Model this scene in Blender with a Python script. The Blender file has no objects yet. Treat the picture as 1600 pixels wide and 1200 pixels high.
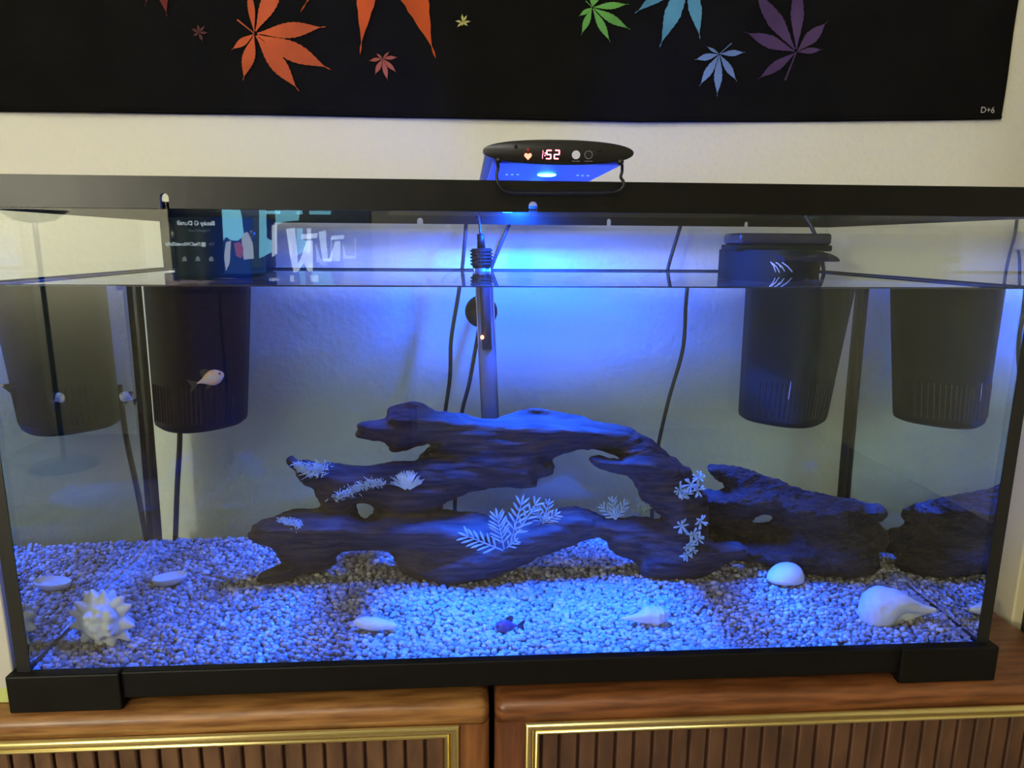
import bpy, bmesh, math, random
import numpy as np
from mathutils import Vector, Matrix, noise as mnoise

random.seed(7); rng = np.random.default_rng(7)
SC = bpy.context.scene
COL = SC.collection
PI = math.pi

# ------------------------------------------------------------------ camera
CAM = np.array([-0.0513, -0.58816, 0.41786]); YAW, PITCH, ROLL, FPX = 0.06442, 0.19852, 0.00725, 1091.568
def cam_axes():
    cy, sy, cp, sp, cr, sr = math.cos(YAW), math.sin(YAW), math.cos(PITCH), math.sin(PITCH), math.cos(ROLL), math.sin(ROLL)
    f = np.array([sy*cp, cy*cp, -sp]); r = np.array([cy, -sy, 0.0]); u = np.cross(r, f)
    return cr*r + sr*u, -sr*r + cr*u, f
CR, CU, CF = cam_axes()
cd = bpy.data.cameras.new('camera'); cam = bpy.data.objects.new('camera', cd); COL.objects.link(cam)
cd.sensor_width = 36; cd.lens = FPX/1600*36; cd.clip_start = .01
M = Matrix(((CR[0], CU[0], -CF[0], CAM[0]), (CR[1], CU[1], -CF[1], CAM[1]), (CR[2], CU[2], -CF[2], CAM[2]), (0, 0, 0, 1)))
cam.matrix_world = M
SC.camera = cam

# ------------------------------------------------------------------ light and exposure
SC.view_settings.view_transform = 'Standard'; SC.view_settings.look = 'None'
SC.view_settings.gamma = 1; SC.view_settings.use_curve_mapping = False
SC.view_settings.exposure = 0.0
cy = SC.cycles
cy.max_bounces = 14; cy.transmission_bounces = 10; cy.glossy_bounces = 6; cy.diffuse_bounces = 4; cy.transparent_max_bounces = 24
cy.caustics_refractive = True; cy.caustics_reflective = True; cy.blur_glossy = 0.3
cy.sample_clamp_indirect = 3.0
cy.use_denoising = True
world = bpy.data.worlds.new('room_ambient'); SC.world = world; world.use_nodes = True
world.node_tree.nodes['Background'].inputs[0].default_value = (1.0, 0.88, 0.70, 1)
world.node_tree.nodes['Background'].inputs[1].default_value = 0.035
def area(name, loc, target, sx, sy, col, power, caustic=True):
    l = bpy.data.lights.new(name, 'AREA'); l.shape = 'RECTANGLE'; l.size = sx; l.size_y = sy; l.color = col; l.energy = power
    l.cycles.is_caustics_light = caustic
    o = bpy.data.objects.new(name, l); COL.objects.link(o); o.location = loc
    d = Vector(target) - Vector(loc); o.rotation_euler = d.to_track_quat('-Z', 'Y').to_euler(); return o
area('added_fill_light', (-.5, -1.7, 1.65), (-.1, .1, .2), .7, .7, (1.0, .985, .92), 14.2, False)  # unseen fill added from above to brighten the room, no fixture
for nm, pw, sp, yc, ln in (('led_strip_light', 10, 180, .17, .25), ('led_end_light', 9, 180, .344, .028), ('led_lens_light', 95, 72, .17, .29), ('led_wide_lens_light', 42, 118, .17, .29)):
    lamp_led = area(nm, (.0225, yc, .4735), (.0225, yc, 0), .016, ln, (.003, .078, 1.0), pw)
    lamp_led.rotation_euler = (0, 0, 0); lamp_led.data.spread = math.radians(sp)
pl = bpy.data.lights.new('floor_lamp_light', 'POINT'); pl.energy = 135; pl.color = (1.0, .95, .77); pl.shadow_soft_size = .10; pl.cycles.is_caustics_light = True
plo = bpy.data.objects.new('floor_lamp_light', pl); COL.objects.link(plo); plo.location = (-2.17, -3.06, .68)

# ------------------------------------------------------------------ dimensions (metres; cabinet top is z = 0, tank front is y = 0)
W, D, H = .92, .3973, .46807
HW = .38131                       # water level
X0 = W/2
GI = .008                         # inner glass offset
YW = D + .06                      # room wall behind the tank
YC = -.012                        # cabinet front
IOR = 1.33
def direction(px, py):
    d = CF*FPX + CR*(px-800) + CU*(600-py); return d/np.linalg.norm(d)
def air(px, py, y):
    d = direction(px, py); return CAM + d*((y-CAM[1])/d[1])
def wet(px, py, y):               # a point under water on plane y, seen refracted through the front water face
    d = direction(px, py); A = CAM + d*((GI-CAM[1])/d[1])
    T = np.array([d[0], 0, d[2]])/IOR; e = np.array([T[0], math.sqrt(1-T@T), T[2]])
    return A + e*((y-GI)/e[1])
def behind(px, py, y):            # a point behind the tank seen through the whole water body
    A = wet(px, py, D-GI); d = direction(px, py); return A + d*((y-D+GI)/d[1])
def wscale(px, py, y):
    return float(np.linalg.norm(wet(px+1, py, y)-wet(px, py, y)))
def gz0(y): return .028 + .0373*(y-.012)
def ground(px, py):
    lo, hi = .012, .6
    for _ in range(40):
        m = (lo+hi)/2
        if wet(px, py, m)[2] > gz0(m): lo = m
        else: hi = m
    return wet(px, py, lo)

# ------------------------------------------------------------------ materials
def lin(r, g, b):
    f = lambda c: (c/255/12.92) if c/255 <= .04045 else ((c/255+.055)/1.055)**2.4
    return (f(r), f(g), f(b), 1)
def mat(name, col, rough=.5, metal=0, spec=.5, noise=None, bump=None, stretch=(1, 1, 1), col2=None, trans=0, alpha=1, emit=None, estr=0):
    m = bpy.data.materials.new(name); m.use_nodes = True; nt = m.node_tree; b = nt.nodes['Principled BSDF']
    b.inputs['Base Color'].default_value = col; b.inputs['Roughness'].default_value = rough; b.inputs['Metallic'].default_value = metal
    b.inputs['Specular IOR Level'].default_value = spec
    if trans: b.inputs['Transmission Weight'].default_value = trans
    if alpha < 1: b.inputs['Alpha'].default_value = alpha
    if emit: b.inputs['Emission Color'].default_value = emit; b.inputs['Emission Strength'].default_value = estr
    if noise or bump:
        tc = nt.nodes.new('ShaderNodeTexCoord'); mp = nt.nodes.new('ShaderNodeMapping'); mp.inputs['Scale'].default_value = stretch
        nt.links.new(tc.outputs['Object'], mp.inputs[0])
    if noise:
        n = nt.nodes.new('ShaderNodeTexNoise'); n.inputs['Scale'].default_value = noise; n.inputs['Detail'].default_value = 6
        nt.links.new(mp.outputs[0], n.inputs['Vector'])
        r = nt.nodes.new('ShaderNodeValToRGB'); r.color_ramp.elements[0].position = .36; r.color_ramp.elements[1].position = .64
        r.color_ramp.elements[0].color = col; r.color_ramp.elements[1].color = col2 or col
        nt.links.new(n.outputs[0], r.inputs[0]); nt.links.new(r.outputs[0], b.inputs['Base Color'])
    if bump:
        n2 = nt.nodes.new('ShaderNodeTexNoise'); n2.inputs['Scale'].default_value = bump[0]; n2.inputs['Detail'].default_value = 4
        nt.links.new(mp.outputs[0], n2.inputs['Vector'])
        bp = nt.nodes.new('ShaderNodeBump'); bp.inputs['Strength'].default_value = bump[1]; bp.inputs['Distance'].default_value = bump[2]
        nt.links.new(n2.outputs[0], bp.inputs['Height']); nt.links.new(bp.outputs[0], b.inputs['Normal'])
    return m
def emis(name, col, s):
    m = bpy.data.materials.new(name); m.use_nodes = True; nt = m.node_tree; nt.nodes.clear()
    e = nt.nodes.new('ShaderNodeEmission'); e.inputs[0].default_value = col; e.inputs[1].default_value = s
    o = nt.nodes.new('ShaderNodeOutputMaterial'); nt.links.new(e.outputs[0], o.inputs[0]); return m
def glass_pane(name):
    m = bpy.data.materials.new(name); m.use_nodes = True; nt = m.node_tree; nt.nodes.clear()
    t = nt.nodes.new('ShaderNodeBsdfTransparent'); t.inputs[0].default_value = (.968, .99, .98, 1)
    g = nt.nodes.new('ShaderNodeBsdfGlossy'); g.inputs['Roughness'].default_value = .0
    f = nt.nodes.new('ShaderNodeFresnel')      # thin pane: the same reflectance on its front and its back face
    ge = nt.nodes.new('ShaderNodeNewGeometry'); mr = nt.nodes.new('ShaderNodeMapRange')
    mr.inputs['To Min'].default_value = 1.45; mr.inputs['To Max'].default_value = 1/1.45
    nt.links.new(ge.outputs['Backfacing'], mr.inputs['Value']); nt.links.new(mr.outputs[0], f.inputs[0])
    x = nt.nodes.new('ShaderNodeMixShader'); o = nt.nodes.new('ShaderNodeOutputMaterial')
    nt.links.new(f.outputs[0], x.inputs[0]); nt.links.new(t.outputs[0], x.inputs[1]); nt.links.new(g.outputs[0], x.inputs[2]); nt.links.new(x.outputs[0], o.inputs[0])
    return m
def water_mat():
    m = bpy.data.materials.new('water'); m.use_nodes = True; nt = m.node_tree; nt.nodes.clear()
    g = nt.nodes.new('ShaderNodeBsdfGlass'); g.inputs['Color'].default_value = (.935, .98, 1, 1); g.inputs['Roughness'].default_value = 0; g.inputs['IOR'].default_value = IOR
    o = nt.nodes.new('ShaderNodeOutputMaterial'); nt.links.new(g.outputs[0], o.inputs[0]); return m

m_wall = mat('wall_paint', lin(224, 222, 207), .75, bump=(110, .4, .004))
m_floor = mat('floor_tiles', lin(150, 135, 115), .6, noise=6, col2=lin(120, 105, 90))
m_black = mat('black_plastic', lin(9, 8, 7), .5, noise=40, col2=lin(14, 13, 11), spec=.2)
m_rim = mat('rim_plastic', lin(9, 9, 7), .33, noise=30, col2=lin(15, 15, 12), spec=.24, bump=(60, .15, .001))
m_seal = mat('black_silicone', lin(14, 15, 16), .45)
m_glass = glass_pane('tank_glass')
m_water = water_mat()
m_oak = mat('oak', lin(160, 112, 62), .36, noise=16, stretch=(1.2, 9, 14), col2=lin(116, 74, 36), bump=(40, .1, .001))
m_oakd = mat('dark_oak', lin(132, 80, 44), .36, noise=16, stretch=(1.2, 9, 14), col2=lin(92, 52, 26), bump=(40, .1, .001))
m_oakdv = mat('dark_oak_upright', lin(118, 70, 40), .4, noise=12, stretch=(14, 9, 1.2), col2=lin(86, 48, 25))
m_slatd = mat('dark_slat_walnut', lin(94, 64, 44), .5, noise=14, stretch=(5, 3, 1.5), col2=lin(72, 47, 32))
m_oakv = mat('oak_upright', lin(142, 92, 48), .4, noise=9, stretch=(14, 9, 1.2), col2=lin(100, 56, 24))
m_slat = mat('slat_walnut', lin(108, 76, 50), .5, noise=14, stretch=(5, 3, 1.5), col2=lin(82, 55, 36))
m_slatb = mat('slat_backing', lin(58, 26, 8), .6)
m_brass = mat('brass', lin(228, 208, 142), .27, metal=1)
m_tap = mat('black_cloth', lin(17, 16, 14), .9, noise=14, col2=lin(12, 12, 11), bump=(500, .2, .001), spec=.1)
m_white = mat('white_plastic', lin(225, 222, 214), .5)
m_cord = mat('cord_rubber', lin(32, 32, 34), .5)
m_filter = mat('filter_plastic', lin(13, 27, 24), .5, spec=.2)
m_slit = mat('filter_slit', lin(6, 7, 8), .6)
m_lid = mat('smoked_lid', lin(44, 46, 52), .18)
m_wood = mat('driftwood', lin(74, 57, 47), .85, noise=24, stretch=(1, 4, 9), col2=lin(30, 22, 20), bump=(120, .6, .003))
m_wood2 = mat('rough_driftwood', lin(58, 48, 44), .9, noise=24, stretch=(1, 2, 2.4), col2=lin(28, 23, 22), bump=(160, .9, .005))
m_moss = mat('pale_growth', lin(205, 214, 200), .8)
m_plant = mat('pale_plastic_leaf', lin(176, 198, 192), .55)
m_shell = mat('white_shell', lin(238, 234, 222), .5, noise=30, col2=lin(226, 216, 196), bump=(60, .25, .0012))
m_shellg = mat('shell_inside', lin(196, 176, 164), .4)
m_tube = mat('heater_glass', lin(150, 150, 158), .15, trans=.35)
m_core = mat('heater_core', lin(70, 66, 82), .5)
m_lampb = mat('lamp_black', lin(20, 19, 20), .3)
m_lampu = mat('lamp_lens_panel', lin(60, 80, 190), .3, emit=(.012, .03, .6, 1), estr=.4)

# ------------------------------------------------------------------ helpers
def tag(o, label=None, cat=None, group=None, kind=None):
    for k, v in (('label', label), ('category', cat), ('group', group), ('kind', kind)):
        if v: o[k] = v
    return o
def empty(name, loc, label, cat, group=None):
    o = bpy.data.objects.new(name, None); COL.objects.link(o); o.location = loc; o.empty_display_size = .02
    return tag(o, label, cat, group)
def origin_of(o):
    v = Vector((0, 0, 0))
    while o is not None: v += o.location; o = o.parent
    return v
def mk(name, V, F, m, parent=None, smooth=True, loc=None, caus=True):
    me = bpy.data.meshes.new(name)
    V = np.asarray(V, float)
    off = np.array(origin_of(parent)) if parent is not None else (np.array(loc, float) if loc is not None else np.zeros(3))
    me.from_pydata((V-off).tolist(), [], [tuple(f) for f in F]); me.update()
    if m: me.materials.append(m)
    if smooth: me.polygons.foreach_set('use_smooth', [True]*len(me.polygons))
    o = bpy.data.objects.new(name, me); COL.objects.link(o)
    if parent is not None: o.parent = parent
    elif loc is not None: o.location = loc
    if caus: o.cycles.is_caustics_receiver = True
    return o
class MB:
    def __init__(s): s.V = []; s.F = []
    def add(s, V, F):
        n = len(s.V); s.V += [tuple(v) for v in V]; s.F += [tuple(i+n for i in f) for f in F]; return s
    def box(s, x0, x1, y0, y1, z0, z1, bev=0, seg=2, edges=None):
        bm = bmesh.new(); bmesh.ops.create_cube(bm, size=1)
        for v in bm.verts: v.co = ((x0+x1)/2+v.co.x*(x1-x0), (y0+y1)/2+v.co.y*(y1-y0), (z0+z1)/2+v.co.z*(z1-z0))
        if bev:
            es = [e for e in bm.edges if edges is None or edges(e)]
            bmesh.ops.bevel(bm, geom=es, offset=bev, segments=seg, affect='EDGES', profile=.5)
        bm.verts.ensure_lookup_table(); bm.verts.index_update()
        s.add([v.co for v in bm.verts], [[v.index for v in f.verts] for f in bm.faces]); bm.free(); return s
    def tube(s, pts, r, n=8, caps=True):
        pts = [np.array(p, float) for p in pts]; rs = r if hasattr(r, '__len__') else [r]*len(pts)
        V = []; F = []; prev = None
        for i, p in enumerate(pts):
            t = pts[min(i+1, len(pts)-1)]-pts[max(i-1, 0)]; t = t/(np.linalg.norm(t)+1e-12)
            a = prev if prev is not None else (np.array([0, 0, 1.]) if abs(t[2]) < .9 else np.array([1., 0, 0]))
            a = a - t*(a@t); a /= np.linalg.norm(a); b = np.cross(t, a); prev = a
            for k in range(n): V.append(p + rs[i]*(a*math.cos(2*PI*k/n)+b*math.sin(2*PI*k/n)))
        for i in range(len(pts)-1):
            for k in range(n):
                F.append((i*n+k, i*n+(k+1) % n, (i+1)*n+(k+1) % n, (i+1)*n+k))
        if caps: F.append(tuple(range(n))[::-1]); F.append(tuple(range((len(pts)-1)*n, len(pts)*n)))
        return s.add(V, F)
    def ell(s, c, rx, ry, rz, sub=2, rot=None):
        bm = bmesh.new(); bmesh.ops.create_icosphere(bm, subdivisions=sub, radius=1); bm.verts.index_update()
        R = rot if rot is not None else np.eye(3)
        s.add([np.array(c)+R@np.array([v.co.x*rx, v.co.y*ry, v.co.z*rz]) for v in bm.verts], [[v.index for v in f.verts] for f in bm.faces]); bm.free(); return s
    def prism(s, poly, y0, y1):      # polygon in xz, extruded in y
        n = len(poly); V = [(x, y0, z) for x, z in poly]+[(x, y1, z) for x, z in poly]
        F = [tuple(range(n)), tuple(range(2*n-1, n-1, -1))]+[((i+1) % n, i, n+i, n+(i+1) % n) for i in range(n)]
        return s.add(V, F)
    def build(s, name, m, parent=None, smooth=False, loc=None, caus=True):
        o = mk(name, s.V, s.F, m, parent, smooth, loc, caus); return o
def spline(pts, n=24):
    P = [np.array(p, float) for p in pts]; P = [2*P[0]-P[1]]+P+[2*P[-1]-P[-2]]; out = []
    seg = len(P)-3
    for i in range(n+1):
        t = i/n*seg; k = min(int(t), seg-1); t -= k
        a, b, c, d = P[k:k+4]
        out.append(.5*((2*b)+(c-a)*t+(2*a-5*b+4*c-d)*t*t+(3*b-a-3*c+d)*t**3))
    return out
def auto_smooth(o, ang=.6):
    me = o.data; me.polygons.foreach_set('use_smooth', [True]*len(me.polygons))
    try: me.set_sharp_from_angle(angle=ang)
    except Exception: pass
    return o

# ------------------------------------------------------------------ room
def struct(o): o['kind'] = 'structure'; return o
struct(MB().box(-2.7, 2.3, YW, YW+.1, -.75, 1.75).build('wall_back', m_wall))
struct(MB().box(-2.7, 2.3, -3.7, YW, -.80, -.75).build('floor', m_floor))
struct(MB().box(-2.7, -2.6, -3.7, YW, -.75, 1.75).build('wall_left', m_wall)); struct(MB().box(2.2, 2.3, -3.7, YW, -.75, 1.75).build('wall_right', m_wall))
struct(MB().box(-2.7, 2.3, -3.8, -3.7, -.75, 1.75).build('wall_front', m_wall)); struct(MB().box(-2.7, 2.3, -3.8, YW+.1, 1.75, 1.8).build('ceiling', m_wall))
m_cream = mat('cream_trim', lin(205, 194, 150), .5); m_dark = mat('dark_gap', lin(42, 30, 18), .7)
struct(MB().box(.570, .60, .106, .155, -.75, .9, .002).build('trim_1', m_cream))
struct(MB().box(.582, .60, .080, .106, -.75, .9).build('trim_2', m_dark))
struct(MB().box(.570, .60, -.02, .080, -.75, .9, .002).build('trim_3', m_cream))

# ------------------------------------------------------------------ cabinets
def cabz(px, py): return air(px, py, YC-.004)
def cabinet(x0, x1, tx0, tx1, name_label, pitch, sl0, m_oak=m_oak, m_oakv=m_oakv, m_slat=m_slat):
    root = empty('wooden_cabinet', ((x0+x1)/2, .2, -.75), name_label, 'cabinet', 'oak cabinets under the aquarium')
    zt0, zt1 = -.0205, -.70          # trim outer top / bottom
    b = MB(); rw = .0105             # door opening starts inside the trim
    # shell: top slab, stiles, bottom, sides
    MB().box(x0, x1, YC, YW-.01, -.0215, 0, .0105, 5, lambda e: all(v.co.z > -.001 for v in e.verts) and all(v.co.y < YC+.001 for v in e.verts) or
             all(v.co.z > -.001 for v in e.verts) and all(abs(v.co.x-x0) < .001 for v in e.verts) or all(v.co.z > -.001 for v in e.verts) and all(abs(v.co.x-x1) < .001 for v in e.verts)
             or all(v.co.y < YC+.001 for v in e.verts) and abs(e.verts[0].co.z-e.verts[1].co.z) > .01).build('top', m_oak, root, True)
    for a, c in ((x0, tx0), (tx1, x1)):
        auto_smooth(MB().box(a, c, YC, YC+.02, -.73, -.0215, .008, 4, lambda e: abs(e.verts[0].co.z-e.verts[1].co.z) > .1 and e.verts[0].co.y < YC+.001 and (abs(e.verts[0].co.x-x0) < .001 or abs(e.verts[0].co.x-x1) < .001)).build('stile', m_oakv, root))
    MB().box(x0+.004, x1-.004, YC+.02, YW-.012, -.75, -.0215).build('carcass', m_oakv, root)
    MB().box(x0, x1, YC, YC+.02, -.75, zt1).build('bottom_rail', m_oak, root)
    # brass trim: two beads swept round the opening, mitred
    prof = []
    for k in range(7): a = PI*k/6; prof.append((.0042-.0042*math.cos(a), .0045*math.sin(a)+.0005))
    prof.append((.0098, -.001))
    for k in range(5): a = PI*k/4; prof.append((.0122-.0024*math.cos(a), .0028*math.sin(a)-.001))
    prof.append((.0150, -.008))
    V = []; F = []
    for d, h in prof:
        y = YC-h
        V += [(tx0+d, y, zt0-d), (tx1-d, y, zt0-d), (tx1-d, y, zt1+d), (tx0+d, y, zt1+d)]
    for i in range(len(prof)-1):
        for k in range(4): F.append((i*4+k, i*4+(k+1) % 4, (i+1)*4+(k+1) % 4, (i+1)*4+k))
    auto_smooth(mk('brass_trim', V, F, m_brass, root), .9)
    # slatted door panel
    MB().box(tx0+.012, tx1-.012, YC+.0085, YC+.0195, zt1+.012, zt0-.012).build('panel_backing', m_slatb, root)
    x = sl0; w = pitch-.0030
    base = None
    xs = []
    while x > tx0+.0155: x -= pitch
    while x < tx1-.016:
        a, c = max(x, tx0+.0152), min(x+w, tx1-.0152)
        if c-a > .003: xs.append((a, c))
        x += pitch
    for a, c in xs:
        MB().box(a, c, YC+.0045, YC+.009, zt1+.0152, zt0-.0165, .0012, 1).build('slat', m_slat, root)
    return root
gapL, gapR = -.0328, -.0278
txr = cabz(718, 1150)[0]; txl = cabz(820, 1150)[0]
cabinet(-.655, gapL, -.61, txr, 'orange oak cabinet with slatted brass-trimmed door under the left half of the aquarium', .0187, cabz(635, 1190)[0])
cabinet(gapR, .568, txl, .523, 'darker oak cabinet with slatted brass-trimmed door under the right half of the aquarium', .0180, cabz(849, 1190)[0], m_oakd, m_oakdv, m_slatd)

# ------------------------------------------------------------------ aquarium
tank = empty('aquarium', (0, D/2, 0), 'long black-framed glass aquarium standing on the oak cabinets', 'aquarium')
ZG = .020; RH = .02484; ZB0, ZB1 = .00913, .03556
# bottom frame: four strips
fb = MB(); fb.box(-X0, X0, 0, .010, ZB0, ZB1, .0015); fb.box(-X0, X0, D-.010, D, ZB0, ZB1, .0015)
fb.box(-X0, -X0+.010, .010, D-.010, ZB0, ZB1); fb.box(X0-.010, X0, .010, D-.010, ZB0, ZB1)
fb.build('bottom_frame', m_black, tank)
FW, FP, FH = .0982, .0039, .0356
for sx in (-1, 1):
    for fy in (0, 1):
        xa, xb = sorted((sx*(X0+FP), sx*(X0+FP-FW)))
        y0, y1 = (-FP, .055) if fy == 0 else (D-.055, D+FP)
        f = MB()
        f.box(xa, xb, y0, y0+.010 if fy == 0 else y1, 0, FH+.001, .0015) if fy == 0 else f.box(xa, xb, y1-.010, y1, 0, FH+.001, .0015)
        xs_, xe_ = (xa, xa+.010) if sx < 0 else (xb-.010, xb)
        f.box(xs_, xe_, y0+.002, y1-.002, 0, FH+.0008, .0015)
        f.box(xa+.002, xb-.002, y0+.002, y1-.002, .0005, ZB0-.0003)
        f.build('corner_foot', m_black, tank)
# top rim with two notches in the lower lip of the front face
n1, n2, n3 = air(257, 315, 0)[0], air(833, 325, 0)[0], air(1372, 330, 0)[0]
def rim_poly(notches):
    P = [(-X0, H), (-X0, H-RH)]
    for x, r, h in sorted(notches):
        P.append((x-r, H-RH)); P.append((x-r, H-RH+h-r))
        for k in range(1, 8): a = PI-PI*k/8; P.append((x+r*math.cos(a), H-RH+h-r+r*math.sin(a)))
        P.append((x+r, H-RH+h-r)); P.append((x+r, H-RH))
    P += [(X0, H-RH), (X0, H)]
    return P[::-1]
r = MB(); r.prism(rim_poly([(n1, .0034, .0118), (n2, .0036, .0086)]), 0, .004)
r.box(-X0, X0, .004, .016, H-.004, H)
r.build('top_rim', m_rim, tank)
r = MB(); r.prism(rim_poly([(.145, .003, .009), (-.115, .004, .008), (.34, .003, .007)]), D-.004, D); r.box(-X0, X0, D-.016, D-.004, H-.004, H)
r.build('back_rim', m_rim, tank)
for sx in (-1, 1):
    xa, xb = sorted((sx*X0, sx*(X0-.004))); xc, xd = sorted((sx*(X0-.004), sx*(X0-.016)))
    MB().box(xa, xb, .004, D-.004, H-RH, H).box(xc, xd, .016, D-.016, H-.004, H).build('side_rim', m_rim, tank)
GT = H-.006; GO = .0045
MB().box(-X0+.0045, X0-.0045, GO, GI-.0004, ZG, GT).build('front_pane', m_glass, tank)
MB().box(-X0+.0045, X0-.0045, D-GI+.0004, D-GO, ZG, GT).build('back_pane', m_glass, tank)
for sx in (-1, 1):
    xa, xb = sorted((sx*(X0-GO), sx*(X0-GI+.0004)))
    MB().box(xa, xb, GI, D-GI, ZG, GT).build('side_pane', m_glass, tank)
MB().box(-X0+.006, X0-.006, .006, D-.006, ZG-.006, ZG-.0006).build('bottom_pane', m_seal, tank)
# silicone seals in the four corners: front ones wide and black
for sx in (-1, 1):
    xa, xb = sorted((sx*(X0-.0025), sx*(X0-.0145)))
    MB().box(xa, xb, .0035, .0044, ZB1-.003, H-RH*.5).build('corner_seal', m_seal, tank)
    xa, xb = sorted((sx*(X0-GI+.0002), sx*(X0-.0150)))
    xc, xd = sorted((sx*(X0-.0025), sx*(X0-.0165)))
    MB().box(xc, xd, D-.0044, D-.0032, ZB1-.003, HW).build('corner_seal', m_seal, tank)
# water: six separate smooth faces, so each stays flat
def water():
    x0, x1, y0, y1, z0, z1 = -X0+GI, X0-GI, GI, D-GI, ZG, HW
    q = [((x0, y0, z0), (x1, y0, z0), (x1, y0, z1), (x0, y0, z1)), ((x1, y1, z0), (x0, y1, z0), (x0, y1, z1), (x1, y1, z1)),
         ((x0, y1, z0), (x0, y0, z0), (x0, y0, z1), (x0, y1, z1)), ((x1, y0, z0), (x1, y1, z0), (x1, y1, z1), (x1, y0, z1)),
         ((x0, y0, z1), (x1, y0, z1), (x1, y1, z1), (x0, y1, z1)), ((x0, y1, z0), (x1, y1, z0), (x1, y0, z0), (x0, y0, z0))]
    V = []; F = []
    for f in q: n = len(V); V += f; F.append((n, n+1, n+2, n+3))
    o = mk('water', V, F, m_water, None, True, (0, D/2, ZG)); o.cycles.is_caustics_caster = True; o.cycles.is_caustics_receiver = False
    return tag(o, 'clear water filling the aquarium to just below its rim', 'water', kind='stuff')
water()
# dark strip for the meniscus line where the water meets the glass
m_waterline = mat('waterline_strip', lin(34, 42, 44), .7, spec=.1)
s = MB(); zz = HW
s.box(-X0+GI+.0003, X0-GI-.0003, GI+.0002, GI+.0012, zz+.0001, zz+.0012); s.box(-X0+GI, X0-GI, D-GI-.0010, D-GI-.0002, zz+.0001, zz+.0022)
s.box(-X0+GI+.0002, -X0+GI+.001, GI+.001, D-GI-.001, zz+.0001, zz+.0024); s.box(X0-GI-.001, X0-GI-.0002, GI+.001, D-GI-.001, zz+.0001, zz+.0024)
s.build('waterline_strip', m_waterline, tank)

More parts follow.
